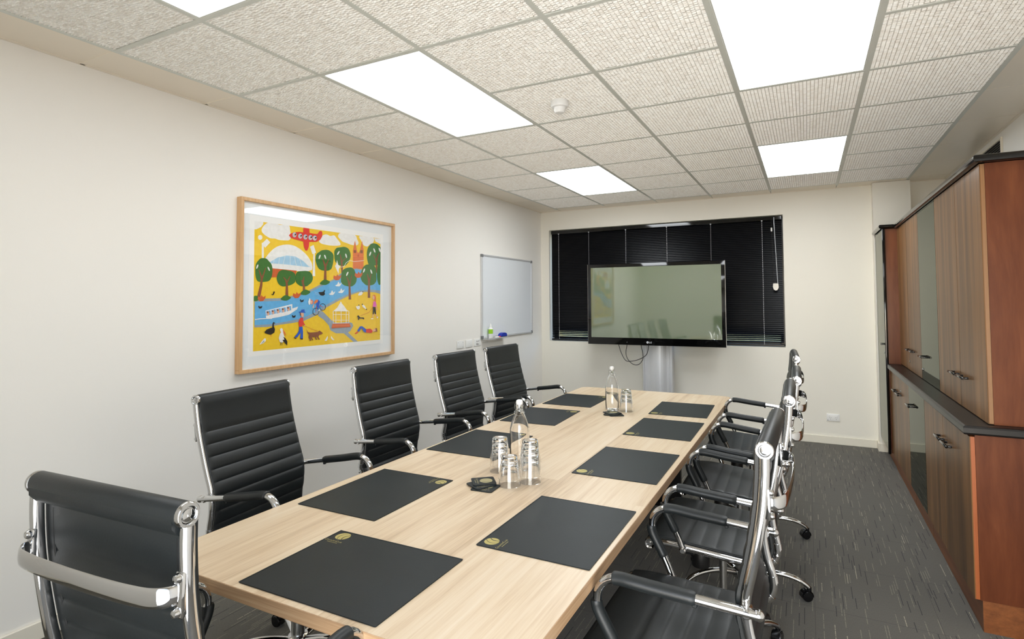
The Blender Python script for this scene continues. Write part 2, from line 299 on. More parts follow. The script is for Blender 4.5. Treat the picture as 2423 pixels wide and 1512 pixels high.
PAINT=[
('white','52,7940 603,7940 605,7796 450,7605 122,7430 0,7415 0,7940'),
('white','943,7940 838,7883 745,7809 666,7734 598,7659 544,7582 510,7508 496,7437 503,7369 533,7303 592,7239 676,7178 773,7121 886,7066 1014,7016 1137,6983 1250,6979 1360,6992 1465,6997 1557,6979 1645,6954 1757,6936 1920,6934 2108,6940 2267,6949 2377,6958 2459,6969 2526,6992 2584,7026 2627,7071 2655,7132 2665,7219 2661,7323 2652,7423 2641,7508 2626,7589 2605,7673 2597,7773 2584,7876 2514,7940 2351,7940 2130,7940 1912,7940 1709,7940 1507,7940 1328,7940 1181,7940 1056,7940'),
('yellow','1619,7940 1744,7940 2083,7939 1829,7901'),
('white','5267,7544 5390,7621 5531,7675 5667,7702 5789,7687 5907,7645 6025,7621 6149,7646 6274,7688 6388,7698 6481,7651 6564,7572 6653,7484 6772,7388 6898,7284 6976,7193 7000,7123 6976,7067 6870,7022 6642,6986 6332,6961 6031,6950 5753,6953 5484,6970 5272,7000 5133,7041 5051,7095 5023,7171 5062,7288 5156,7428'),
('white','7024,7940 7437,7940 7972,7940 8384,7940 8557,7861 8607,7745 8645,7636 8713,7550 8769,7472 8792,7398 8782,7322 8739,7250 8649,7197 8486,7170 8275,7163 8078,7168 7919,7188 7774,7220 7630,7252 7479,7275 7329,7297 7191,7334 7066,7397 6954,7474 6866,7545 6800,7596 6758,7640 6758,7695 6778,7780 6840,7877'),
('white','8905,7914 9333,7940 9942,7940 10384,7934 10497,7825 10443,7670 10355,7541 10264,7472 10139,7429 10017,7381 9918,7307 9822,7228 9714,7182 9576,7183 9424,7216 9293,7274 9197,7363 9120,7477 9054,7591 8937,7709 8831,7829'),
('white','10478,7900 11190,7937 11190,7494 10890,7589 10636,7654'),
('white','557,6977 542,6910 499,6853 437,6818 367,6811 305,6834 261,6882 245,6946 259,7013 301,7070 363,7106 433,7113 496,7090 541,7042'),
('white','753,5661 849,5798 993,5977 1148,6142 1299,6277 1460,6398 1637,6499 1838,6579 2055,6639 2270,6679 2474,6701 2677,6702 2881,6677 3093,6620 3308,6536 3514,6434 3713,6316 3905,6179 4074,6027 4235,5852 4375,5662 4435,5482 4463,5305 4413,5139 4085,5030 3219,5004 2075,5037 1243,5096 1034,5188 1136,5308 1198,5409 1076,5473 915,5519 794,5559 737,5583 721,5601'),
('lblue','1116,5475 1215,5552 1363,5653 1522,5746 1684,5826 1857,5899 2022,5958 2166,5999 2303,6026 2450,6042 2618,6050 2797,6047 2978,6025 3157,5982 3338,5919 3521,5840 3721,5732 3922,5606 4080,5500 4194,5427 4265,5374 4247,5339 4122,5326 3909,5332 3618,5344 3218,5361 2740,5383 2285,5400 1854,5404 1446,5402 1158,5407 1047,5418 1057,5435'),
('white','1096,5478 1661,5793 2367,5982 3053,5959 3678,5709 4190,5347 4255,5405 3733,5772 3081,6030 2361,6054 1630,5857 1055,5536'),
('white','1428,5707 1350,5421 1374,5417 1452,5704'),
('white','1801,5801 1743,5389 1768,5387 1826,5800'),
('white','2223,5938 2081,5373 2106,5370 2248,5935'),
('white','2612,5963 2619,5382 2645,5384 2638,5965'),
('white','2966,5912 3106,5370 3132,5376 2992,5918'),
('white','3371,5827 3559,5338 3585,5346 3397,5835'),
('terra','1263,5104 3168,5037 3037,4709 2293,4789 1620,4549 1210,4517'),
('white','518,6645 532,5612 674,5621 660,6658'),
('white','876,6922 1120,6718 763,6355 503,6575'),
('white','4541,6326 4477,4726 4697,4732 4647,6333'),
('white','4232,6699 4540,6859 4763,6342 4451,6223'),
('orange','8211,6765 8416,7531 8623,6797 8711,6637 8827,6645 8942,6822 9154,7601 9338,6853 9323,5454 8221,5400'),
('brown','8307,6793 8536,6811 8538,6603 8309,6586'),
('brown','8971,6846 9236,6867 9238,6634 8973,6614'),
('terra','8863,6417 8854,6373 8829,6336 8792,6314 8750,6311 8713,6328 8687,6361 8677,6404 8686,6448 8712,6485 8749,6507 8790,6510 8828,6493 8854,6460'),
('terra','8226,6211 9317,6262 9318,6296 8227,6244'),
('terra','8227,6091 9318,6140 9319,6165 8228,6116'),
('terra','8365,5425 8413,5644 8463,5430 8503,5438 8413,5673 8326,5429'),
('terra','8595,5436 8642,5656 8694,5441 8733,5449 8642,5686 8555,5440'),
('terra','8826,5447 8874,5669 8926,5452 8966,5461 8874,5698 8786,5452'),
('terra','9089,5460 9138,5683 9190,5465 9231,5473 9138,5712 9049,5465'),
('grey','46,3219 865,3202 1887,3221 3501,3500 4240,3769 5054,4126 6312,4549 7102,5058 8546,5451 10839,5259 11190,5013 11190,3561 10596,3686 9676,3719 8790,3667 7827,3411 6851,3047 5716,2584 4831,2063 3796,1719 2852,1607 1908,1538 1008,1437 71,1445'),
('blue','87,2999 1068,3029 1974,3061 3548,3426 4336,3657 5252,4053 6469,4515 7319,5026 8547,5368 10840,5128 11190,4881 11190,3825 10161,3896 9022,3795 7771,3534 6586,3127 5564,2702 4732,2255 3656,1909 2502,1728 1288,1598 69,1580'),
('grey','4975,2250 5368,2318 6183,1674 6601,1462 7787,1498 8178,1401 8293,1191 8014,836 7765,727 8759,0 8330,0 7355,689 6608,730 6087,974 5930,1332 5473,1737 4977,2021'),
('green','11190,6663 11190,6507 11190,6349 11190,6210 11190,6094 11190,5996 11132,5918 11023,5868 10899,5839 10761,5812 10602,5777 10429,5745 10269,5731 10127,5737 9998,5760 9893,5810 9820,5893 9770,6002 9731,6122 9697,6252 9672,6394 9663,6537 9669,6683 9690,6830 9726,6962 9778,7070 9846,7164 9926,7250 10016,7339 10119,7421 10244,7477 10411,7497 10600,7492 10766,7469 10888,7429 10987,7372 11081,7310 11182,7254 11190,7193 11190,7106 11190,6976 11190,6820'),
('brown','10789,5218 10835,6004 10874,6434 11093,6801 11013,6823 10728,6452 10646,6000 10638,5214'),
('brown','10779,6108 10426,6644 10357,6620 10662,6069'),
('green','11190,5163 11190,5012 11190,4861 11190,4733 11190,4642 11190,4575 11190,4513 11190,4450 11190,4393 11190,4347 11190,4307 11118,4277 11046,4276 10990,4316 10944,4384 10904,4461 10869,4539 10840,4626 10817,4728 10799,4852 10788,4992 10783,5132 10787,5271 10798,5409 10813,5538 10829,5657 10850,5765 10881,5852 10926,5913 10981,5953 11042,5973 11112,5969 11187,5945 11190,5919 11190,5902 11190,5882 11190,5842 11190,5777 11190,5693 11190,5589 11190,5460 11190,5312'),
('brown','11190,3480 11190,5243 11190,5238'),
('green','7989,6336 7963,6218 7913,6100 7858,5995 7806,5910 7748,5837 7680,5769 7602,5696 7512,5627 7402,5580 7254,5563 7085,5568 6935,5585 6820,5611 6725,5649 6642,5697 6568,5752 6505,5818 6458,5897 6429,5996 6415,6110 6407,6226 6396,6347 6390,6470 6407,6580 6454,6673 6522,6752 6606,6814 6703,6853 6815,6875 6939,6895 7081,6923 7234,6950 7375,6962 7496,6954 7604,6930 7699,6891 7780,6837 7847,6768 7901,6684 7947,6578 7980,6457'),
('brown','7237,5071 7210,5680 7098,6079 6988,6392 6925,6378 6981,6057 7038,5660 7075,5061'),
('brown','7189,5848 7521,6167 7481,6192 7109,5898'),
('green','6323,5923 6306,5799 6279,5679 6246,5566 6213,5459 6175,5359 6113,5278 6020,5219 5905,5179 5776,5152 5625,5139 5460,5139 5313,5152 5195,5175 5094,5210 5009,5258 4942,5321 4891,5398 4844,5487 4792,5589 4745,5703 4717,5822 4713,5952 4729,6088 4767,6203 4834,6285 4923,6347 5016,6404 5103,6462 5193,6514 5303,6556 5447,6588 5611,6610 5759,6614 5880,6598 5986,6564 6082,6518 6174,6464 6256,6398 6313,6311 6336,6194 6334,6057'),
('brown','5698,4456 5679,5397 5547,5676 5365,5969 5300,5946 5423,5637 5498,5381 5447,4453'),
('brown','5672,5451 5920,5945 5854,5964 5553,5486'),
('green','10720,5042 10734,4896 10745,4748 10730,4617 10679,4509 10601,4418 10509,4344 10404,4288 10285,4248 10150,4221 9989,4203 9813,4199 9658,4212 9541,4250 9445,4306 9355,4368 9264,4426 9178,4490 9108,4575 9051,4695 9009,4836 8996,4976 9023,5112 9078,5248 9139,5368 9196,5467 9258,5551 9334,5625 9423,5693 9524,5751 9646,5794 9802,5818 9978,5827 10141,5823 10282,5811 10409,5787 10514,5740 10592,5662 10647,5561 10687,5447 10709,5321 10716,5183'),
('brown','10061,3258 10016,4548 9774,5099 9680,5080 9810,4532 9781,3258'),
('brown','10008,4489 10190,5102 10118,5111 9878,4508'),
('green','8608,4794 8610,4670 8592,4541 8556,4429 8500,4341 8427,4270 8343,4209 8252,4155 8151,4111 8036,4085 7896,4083 7741,4098 7601,4117 7486,4134 7385,4156 7293,4190 7201,4237 7118,4297 7059,4376 7037,4485 7039,4614 7051,4740 7065,4857 7089,4971 7122,5073 7164,5162 7217,5239 7284,5305 7367,5357 7465,5398 7580,5432 7726,5465 7889,5491 8035,5495 8152,5469 8252,5420 8334,5360 8394,5290 8436,5209 8477,5118 8528,5018 8578,4908'),
('brown','8058,3134 7983,4080 7821,4534 7625,4810 7564,4789 7704,4505 7794,4065 7802,3130'),
('brown','7965,4188 8128,4896 8062,4903 7844,4203'),
('green','1305,4959 1298,4828 1276,4695 1244,4577 1205,4478 1157,4394 1097,4328 1022,4286 936,4262 840,4244 731,4228 613,4218 503,4217 404,4222 312,4236 237,4273 182,4342 143,4435 114,4539 93,4653 83,4778 79,4903 80,5029 89,5155 110,5266 147,5355 196,5430 254,5499 315,5570 384,5635 470,5680 586,5701 719,5703 834,5685 917,5643 982,5581 1045,5517 1112,5463 1175,5407 1227,5330 1266,5220 1293,5090'),
('brown','429,3185 588,3984 598,4453 356,4991 304,4974 466,4432 410,4006 202,3229'),
('brown','609,4395 823,5104 777,5114 496,4423'),
('green','3070,4545 3068,4449 3054,4353 3021,4271 2962,4210 2885,4164 2801,4124 2718,4089 2629,4060 2524,4035 2389,4007 2239,3982 2104,3975 1996,3994 1904,4031 1827,4076 1765,4126 1718,4183 1679,4249 1645,4326 1619,4411 1608,4496 1617,4582 1642,4668 1674,4747 1707,4819 1748,4884 1806,4939 1886,4985 1984,5021 2095,5042 2228,5042 2375,5026 2509,5009 2619,4997 2715,4982 2802,4958 2884,4922 2957,4875 3013,4815 3047,4735 3065,4640'),
('brown','2519,3209 2464,4150 2347,4416 2148,4583 2101,4550 2248,4371 2309,4138 2278,3209'),
('brown','2453,4234 2668,4647 2613,4668 2360,4271'),
('green','4495,4574 4478,4483 4439,4393 4392,4314 4338,4254 4275,4206 4205,4160 4135,4107 4058,4056 3962,4020 3828,4006 3674,4006 3538,4019 3436,4044 3353,4080 3279,4122 3210,4165 3151,4214 3106,4274 3081,4350 3070,4438 3065,4527 3060,4617 3060,4708 3077,4790 3113,4863 3164,4927 3233,4976 3322,5004 3427,5017 3542,5027 3670,5040 3808,5051 3935,5053 4046,5046 4147,5031 4234,5003 4305,4960 4363,4905 4411,4838 4453,4757 4484,4665'),
('brown','3893,3437 3839,4004 3639,4448 3525,4417 3657,3978 3662,3429'),
('brown','3754,4284 3777,4659 3704,4662 3644,4290'),
('white','259,5135 218,5057 175,5013 146,5021 142,5077 164,5160 204,5239 248,5283 277,5275 281,5218'),
('white','1068,5072 1102,4992 1105,4934 1076,4921 1026,4957 974,5029 940,5109 937,5166 966,5180 1016,5144'),
('white','5119,6062 5067,5972 5012,5922 4975,5930 4970,5993 4999,6088 5051,6177 5106,6228 5143,6220 5148,6157'),
('white','5617,6130 5649,6038 5645,5973 5607,5960 5550,6004 5495,6087 5463,6178 5467,6243 5505,6257 5562,6213'),
('white','6829,6450 6752,6364 6682,6319 6645,6332 6655,6399 6708,6493 6785,6580 6855,6625 6892,6612 6882,6545'),
('white','7596,6343 7619,6244 7607,6176 7564,6165 7507,6214 7458,6306 7436,6404 7448,6471 7490,6483 7547,6434'),
('white','10096,6635 10031,6534 9962,6477 9916,6486 9910,6556 9947,6662 10012,6763 10081,6821 10127,6812 10133,6741'),
('white','10560,6969 10599,6867 10594,6794 10546,6779 10475,6826 10408,6918 10369,7019 10374,7092 10421,7107 10492,7060'),
('white','11162,7060 11190,6957 11190,6884 11148,6868 11075,6916 11006,7009 10966,7111 10972,7184 11020,7200 11093,7153'),
('white','9439,5313 9375,5216 9308,5161 9263,5171 9257,5241 9293,5344 9356,5442 9423,5496 9469,5487 9474,5417'),
('white','10228,5301 10266,5199 10261,5127 10214,5114 10144,5163 10078,5256 10040,5358 10045,5429 10091,5443 10161,5394'),
('white','7713,4985 7644,4896 7576,4848 7536,4860 7539,4928 7583,5025 7652,5115 7720,5163 7761,5151 7758,5083'),
('white','6640,5962 6776,5610 6991,5501 6832,5333 6808,4971 6620,5243 6460,5513 6590,5680'),
('white','6995,5445 7329,5506 7548,5805 7865,5982 8371,5930 9363,6075 9358,6108 8370,5963 7859,6014 7515,5825 7301,5530 6987,5477'),
('green','1931,3132 1921,3175 1962,3227 2013,3274 2063,3315 2122,3353 2182,3382 2237,3404 2292,3417 2352,3419 2424,3403 2501,3376 2569,3348 2627,3325 2676,3303 2701,3276 2696,3242 2668,3205 2615,3167 2534,3125 2428,3082 2314,3060 2175,3068 2027,3096'),
('green','3456,3499 3445,3544 3490,3598 3545,3648 3599,3691 3663,3731 3727,3762 3787,3785 3847,3800 3912,3802 3990,3786 4073,3758 4146,3730 4209,3707 4261,3684 4288,3657 4283,3622 4252,3583 4195,3543 4107,3498 3994,3453 3870,3428 3720,3435 3560,3463'),
('green','5102,4204 5090,4251 5139,4307 5199,4360 5257,4406 5326,4448 5396,4482 5460,4507 5525,4523 5596,4527 5680,4512 5771,4485 5850,4457 5918,4434 5975,4411 6004,4383 5999,4346 5965,4304 5903,4262 5808,4214 5684,4165 5550,4137 5388,4142 5214,4168'),
('green','0,3101 0,3142 0,3190 0,3235 0,3274 0,3309 6,3337 55,3357 105,3370 159,3371 223,3356 293,3330 353,3304 405,3283 448,3261 470,3236 466,3205 441,3169 394,3134 321,3094 227,3053 125,3032 1,3040 0,3067'),
('terra','258,3168 294,3338 450,3270 527,3408 646,3288 823,3375 786,3202 649,3047 415,3031'),
('terra','2854,3367 2896,3550 3074,3478 3162,3625 3298,3498 3500,3592 3457,3407 3301,3241 3032,3222'),
('terra','6311,4648 6362,4848 6572,4776 6676,4940 6836,4806 7076,4915 7024,4712 6839,4526 6522,4496'),
('terra','8378,4904 8434,5114 8664,5040 8779,5212 8955,5073 9218,5189 9161,4976 8957,4779 8609,4746'),
('red','2500,7298 2608,7419 2871,7538 3319,7623 3639,7621 3658,7940 4148,7940 4175,7641 4533,7621 4847,7635 5016,7846 5189,7904 5289,7779 5267,7505 5096,7255 4780,7091 4158,7033 4115,6671 4000,6435 3860,6424 3719,6638 3655,7006 3144,7069 2699,7136'),
('lblue','3100,7397 3071,7294 2991,7224 2892,7215 2812,7268 2780,7363 2809,7466 2888,7535 2987,7546 3068,7493'),
('skin','3047,7376 3021,7301 2959,7264 2896,7288 2869,7358 2894,7433 2956,7470 3020,7446'),
('black','3065,7389 3000,7340 2946,7360 2956,7429 3021,7479 3076,7459'),
('lblue','3568,7363 3538,7259 3456,7189 3355,7179 3273,7233 3241,7330 3270,7433 3351,7503 3452,7514 3535,7461'),
('skin','3513,7343 3487,7266 3423,7229 3358,7253 3331,7324 3357,7400 3421,7437 3486,7413'),
('black','3532,7356 3465,7306 3410,7326 3421,7396 3487,7446 3543,7426'),
('lblue','3995,7346 3964,7241 3880,7170 3777,7160 3693,7215 3660,7313 3691,7417 3773,7488 3877,7499 3961,7445'),
('skin','3939,7325 3912,7248 3847,7211 3781,7235 3753,7307 3779,7384 3844,7421 3911,7397'),
('black','3958,7339 3890,7289 3833,7309 3844,7380 3912,7430 3969,7409'),
('lblue','4420,7351 4389,7245 4304,7173 4198,7163 4113,7218 4079,7317 4111,7422 4195,7494 4300,7505 4386,7450'),
('skin','4363,7330 4336,7252 4269,7214 4202,7239 4174,7311 4201,7389 4267,7427 4335,7402'),
('black','4383,7343 4313,7293 4255,7313 4267,7385 4336,7435 4394,7415'),
('lblue','4796,7350 4764,7243 4678,7170 4570,7160 4483,7216 4449,7315 4481,7422 4567,7494 4674,7505 4762,7450'),
('skin','4738,7329 4711,7250 4643,7212 4574,7237 4545,7310 4573,7388 4641,7426 4709,7402'),
('black','4758,7342 4687,7291 4629,7312 4640,7384 4711,7435 4770,7414'),
('white','816,2443 2816,2841 2819,2550 3285,2672 3197,2490 2584,2158 1902,2033 1082,1936 861,1994'),
('blue','864,2408 1176,2464 1196,2193 883,2125'),
('skin','1106,2271 1088,2194 1041,2148 981,2149 933,2198 913,2276 931,2353 978,2399 1037,2398 1086,2349'),
('brown','1040,2342 1020,2303 969,2288 918,2306 896,2345 917,2384 968,2399 1019,2382'),
('blue','1224,2471 1543,2528 1563,2254 1244,2185'),
('skin','1471,2333 1453,2255 1405,2208 1344,2209 1294,2259 1275,2337 1292,2415 1341,2462 1401,2461 1451,2412'),
('brown','1404,2404 1383,2365 1332,2350 1280,2367 1258,2407 1279,2446 1330,2462 1382,2444'),
('blue','1592,2534 1916,2593 1937,2316 1612,2245'),
('skin','1843,2396 1825,2317 1776,2269 1714,2271 1663,2321 1643,2400 1661,2478 1711,2526 1772,2525 1823,2475'),
('brown','1775,2468 1754,2428 1701,2413 1648,2430 1626,2470 1647,2510 1700,2525 1753,2508'),
('blue','1967,2581 2297,2641 2318,2361 1987,2290'),
('skin','2223,2442 2204,2362 2154,2314 2091,2316 2040,2366 2019,2445 2038,2525 2088,2573 2151,2572 2202,2522'),
('brown','2154,2514 2132,2474 2078,2459 2024,2476 2001,2517 2023,2557 2077,2573 2131,2555'),
('blue','2370,2665 2708,2726 2728,2443 2391,2370'),
('skin','2631,2524 2612,2444 2561,2395 2497,2397 2444,2447 2423,2528 2442,2608 2493,2657 2558,2656 2610,2605'),
('brown','2561,2598 2539,2557 2484,2541 2429,2559 2405,2600 2428,2640 2482,2656 2538,2639'),
('white','88,1890 452,1929 883,1932 1284,1919 1284,1974 880,1987 445,1983 78,1944'),
('black','773,1138 891,1270 1170,1360 1312,1388 1329,1631 1389,1734 1492,1677 1533,1623 1431,1627 1433,1452 1517,1274 1479,1066 1216,941 934,1009 794,1068'),
('orange','1216,941 1278,833 1177,846'),
('black','4961,3645 5206,3648 5429,3689 5453,3786 5553,3788 5554,3729 5505,3632 5556,3497 5407,3399 5159,3417'),
('black','302,2742 360,2759 392,2690 586,2746 537,2603 382,2585 330,2657'),
('black','3415,3130 3483,3149 3520,3075 3748,3138 3690,2982 3508,2960 3448,3038'),
('black','2780,2116 2846,2133 2882,2059 3103,2115 3047,1964 2870,1947 2812,2025'),
('white','6472,4138 6656,4201 6786,4424 6905,4247 7108,4353 7002,4169 6869,4074 6578,4080'),
('white','5884,3519 6063,3579 6189,3797 6305,3621 6502,3722 6399,3542 6270,3451 5987,3461'),
('white','6740,3665 6925,3727 7058,3950 7178,3770 7383,3874 7276,3691 7141,3597 6847,3606'),
('lblue','4568,3647 5005,3530 5016,3555 4579,3672'),
('lblue','4642,3528 5154,3387 5164,3408 4652,3550'),
('black','1203,3481 1325,3465 1364,3640 1467,3642 1467,3571 1367,3413 1265,3412'),
('white','1870,1257 1995,1321 2102,1245 2125,1031 2170,886 2236,705 2174,495 2049,362 1880,444 1794,697 1874,939 1957,1040'),
('black','2129,764 2300,665 2453,441 2443,173 2261,347 2068,555 2237,562'),
('orange','2080,1246 2253,1060 2363,804 2169,958'),
('black','1992,441 1890,237 1917,225 2020,430'),
('black','2055,399 2015,225 2044,218 2084,392'),
('white','759,745 858,721 860,584 704,457 412,376 565,569'),
('grey','721,627 762,522 508,420'),
('white','5810,600 5837,443 5738,255 5537,269 5686,452'),
('white','6142,580 6272,415 6455,266 6299,257 6118,425'),
('white','8510,2628 8740,2626 8854,2749 8944,2498 8799,2375 8626,2420'),
('white','9176,2767 9443,2659 9654,2360 9445,2448 9207,2578'),
('white','8733,3500 8906,3668 9199,3734 9288,3672 9083,3460 8792,3417'),
('black','9288,3706 9258,3662 9199,3661 9169,3704 9199,3748 9258,3749'),
('black','8884,2707 8855,2664 8797,2665 8768,2708 8796,2751 8854,2751'),
('black','9235,2767 9206,2723 9147,2724 9117,2768 9146,2811 9205,2811'),
('black','9684,2381 9655,2338 9595,2339 9564,2383 9594,2427 9654,2426'),
('dblue','3311,2323 3492,2356 3536,2466 3788,2480 3812,2331 3892,2255 3334,2267'),
('skin','3470,2264 3721,2240 3746,2054 3678,1963 3564,1985 3480,2135'),
('brown','3425,2247 3506,2252 3527,2060 3449,2099'),
('red','3473,1951 3679,1926 3728,1610 3868,1419 3777,1386 3661,1502 3617,1338 3367,1331 3318,1699'),
('skin','3776,1442 3892,1400 3823,1347'),
('skin','3390,1330 3503,1324 3482,1215 3414,1237'),
('dblue','3367,1331 3640,1337 3689,984 3694,559 3444,575 3507,956 3218,644 2973,677 3215,899 3348,1075'),
('black','2951,678 3152,611 3130,547 2961,623'),
('black','3466,573 3694,548 3672,486 3467,518'),
('terra','3840,1374 4404,1123 5032,921 5042,942 4415,1143 3852,1393'),
('brown','3964,1155 4082,963 4270,915 4940,917 5085,1005 5383,817 5284,746 5088,719 4992,591 5116,393 5018,380 4846,600 4774,547 4872,389 4776,377 4654,593 4415,588 4560,391 4465,379 4298,558 4370,366 4276,354 4133,587 4178,771 4036,928'),
('black','4989,2309 4975,2231 4933,2165 4868,2118 4790,2094 4707,2096 4629,2124 4565,2174 4522,2241 4507,2317 4520,2392 4562,2457 4625,2505 4703,2530 4786,2528 4864,2501 4930,2451 4973,2384 4989,2305 5028,2308 5010,2392 4961,2469 4886,2526 4793,2558 4695,2559 4604,2531 4531,2476 4484,2402 4468,2317 4486,2233 4534,2157 4608,2099 4700,2066 4798,2064 4890,2092 4964,2146 5012,2221 5028,2304'),
('black','5590,2619 5575,2542 5534,2477 5470,2430 5393,2406 5311,2407 5234,2434 5170,2483 5128,2548 5113,2622 5127,2696 5168,2761 5230,2808 5307,2832 5389,2832 5466,2806 5531,2757 5574,2691 5590,2614 5629,2618 5612,2700 5563,2775 5488,2831 5396,2862 5299,2863 5208,2834 5136,2779 5089,2706 5074,2623 5091,2539 5139,2465 5212,2409 5304,2377 5401,2376 5493,2404 5566,2458 5614,2532 5630,2613'),
('red','4765,2309 4841,2663 5115,2711 5340,2606 5360,2633 5119,2741 4809,2681 4727,2315'),
('orange','4557,2940 4724,3110 4966,3129 4919,2976 4630,2826'),
('dblue','4942,3129 5089,3014 5043,2784 5021,2517 4874,2557 4800,2748 4774,2863 4895,2938'),
('white','4198,3242 4270,3167 4250,2791 4133,2792 4084,2980'),
('skin','4514,2959 4476,2847 4383,2801 4288,2849 4248,2960 4286,3072 4379,3118 4474,3071'),
('red','4258,3113 4486,3010 4370,2836 4413,2819 4531,3021 4282,3146'),
('white','4973,2441 5095,2477 5071,2363 4964,2346'),
('skin','4559,2826 4630,2826 4537,2562 4442,2582'),
('white','7012,3006 7121,2845 7393,2601 7614,2355 7825,2270 6281,2300 6644,2531 6906,2847'),
('white','6268,2320 6276,1435 6322,1434 6314,2319'),
('white','6518,2315 6525,1426 6573,1424 6565,2314'),
('white','7021,2306 7028,1406 7076,1404 7069,2305'),
('white','7508,2296 7515,1386 7565,1384 7557,2295'),
('white','7767,2291 7774,1376 7824,1374 7816,2290'),
('white','6283,2050 7794,2012 7793,2040 6283,2078'),
('white','6287,1657 7797,1605 7797,1633 6286,1685'),
('white','6288,1460 7799,1402 7798,1430 6288,1488'),
('terra','6237,1417 7871,1393 8012,1122 6137,1108'),
('orange','6215,1238 7929,1231 7925,1280 6211,1285'),
('orange','10287,3467 10535,3512 10661,3296 10632,2863 10507,2993 10411,3382'),
('skin','10505,3274 10469,3164 10382,3119 10294,3164 10257,3274 10293,3383 10380,3429 10468,3384'),
('pink','10382,2994 10632,2950 10696,2689 10634,2560 10292,2564'),
('black','10323,2564 10603,2539 10669,1997 10544,2000 10480,2217 10389,1982 10296,1984'),
('skin','10284,1987 10254,1709 10341,1702 10370,1980'),
('skin','10567,1986 10756,1721 10835,1746 10645,2011'),
('skin','10652,2817 10717,2296 10805,2300 10739,2821'),
('white','10117,1617 10363,1622 10356,1682 10110,1677'),
('white','10801,1651 10927,1778 10853,1814 10728,1687'),
('terra','10278,2529 9857,2155 8970,1924 8983,1901 9877,2133 10307,2513'),
('black','8630,1901 8773,1960 8861,1874 8978,1787 9330,1777 9390,1670 9302,1631 9154,1707 8862,1708 8834,1604 8735,1608 8734,1795'),
('dblue','8638,804 8924,1122 9158,1133 9574,883 9576,629 9338,684 9100,989 8840,711'),
('red','9574,883 10057,902 10303,719 10182,554 9576,629'),
('skin','10242,765 10550,900 10676,656 10304,654'),
('brown','10581,898 10769,911 10834,627 10366,630 10645,701'),
('red','8410,631 8695,760 8754,674 8468,566'),
]
# ================================================================ SETTING
XL, XR, YB, YF, ZC = -3.02, 1.20, 6.40, -0.45, 2.577
def struct(name, bm, m=None, parent=None, mats=None, smooth=False):
    o = obj(name, bm, m, parent, smooth, mats)
    if not parent: o['kind'] = 'structure'
    return o
b = BM(); box(b, XL-.2, XR+.2, YF-.2, YB+.3, -.1, 0); struct('floor', b, 'carpet')
b = BM(); box(b, XL-.2, XL, YF-.2, YB+.25, 0, 2.75); struct('wall_left', b, 'wall_paint')
b = BM(); box(b, XR, XR+.2, YF-.2, YB+.25, 0, 2.75); struct('wall_right', b, 'wall_paint')
WX0, WX1, WZ0, WZ1 = -2.910, -.208, .948, 2.347
b = BM()
box(b, XL, WX0, YB, YB+.25, 0, 2.75); box(b, WX1, XR, YB, YB+.25, 0, 2.75); box(b, WX0, WX1, YB, YB+.25, 0, WZ0); box(b, WX0, WX1, YB, YB+.25, WZ1, 2.75)
wbk = struct('wall_back', b, 'wall_paint_back')
b = BM(); box(b, .592, .898, 6.28, YB, 0, ZC); o = obj('pillar', b, 'wall_paint_back', wbk)
# wall behind the camera, with an unseen opening added for the fill light
b = BM(); box(b, XL, -.75, YF-.15, YF, 0, 2.75); box(b, 1.05, XR, YF-.15, YF, 0, 2.75); box(b, -.75, 1.05, YF-.15, YF, 2.15, 2.75)
struct('wall_front', b, 'wall_paint')
def skirting(name, segs):
    b = BM()
    for x0, x1, y0, y1 in segs:
        box(b, x0, x1, y0, y1, 0, .080, .004)
    return struct(name, b, 'skirting_paint')
skirting('baseboard_left', [(XL, XL+.014, YF, YB)])
skirting('baseboard_back', [(XL+.014, .578, YB-.014, YB), (.578, .592, 6.266, YB), (.592, .655, 6.266, 6.28)])
skirting('baseboard_front', [(XL+.014, -.75, YF, YF+.014)])
# ---- suspended ceiling
GX = [-2.725, -2.125, -1.510, -.906, -.313, .290, .874]
GY = [2.552+.6*k for k in range(-5, 7)]
LIGHTS = [(1, -1), (1, 3), (1, -4), (4, -1), (4, 3)]          # (column, first row) of the 0.6 x 1.2 m fittings
b = BM(); box(b, XL-.2, XR+.2, YF-.2, YB+.25, 2.66, 2.75)
ceil = struct('ceiling', b, 'wall_paint')
# edge strips of plain painted metal around the textured field
b = BM()
def strip(x0, x1, y0, y1): box(b, x0, x1, y0, y1, ZC+.002, ZC+.010, 0)
ys = [YF]+GY+[YB]
for k in range(len(ys)-1):
    strip(XL+.012, GX[0]-.011, ys[k]+.004, ys[k+1]-.004); strip(GX[-1]+.011, XR-.012, ys[k]+.003, ys[k+1]-.003)
xs_ = GX
for k in range(len(xs_)-1): strip(xs_[k]+.004, xs_[k+1]-.004, GY[-1]+.006, YB-.006)
obj('perimeter_panel', b, 'ceiling_strip_paint', ceil)
b = BM()
for k in range(len(GY)): box(b, XL+.01, GX[0]-.011, GY[k]-.010, GY[k]+.010, ZC-.001, ZC+.003) if k < 7 else None
for y in (XL,): box(b, XL, XL+.020, YF, YB, ZC-.001, ZC+.004)
box(b, XR-.02, XR, YF, YB, ZC-.001, ZC+.004); box(b, XL, XR, YB-.012, YB, ZC-.001, ZC+.004)
obj('edge_trim', b, 'ceiling_strip_paint', ceil)
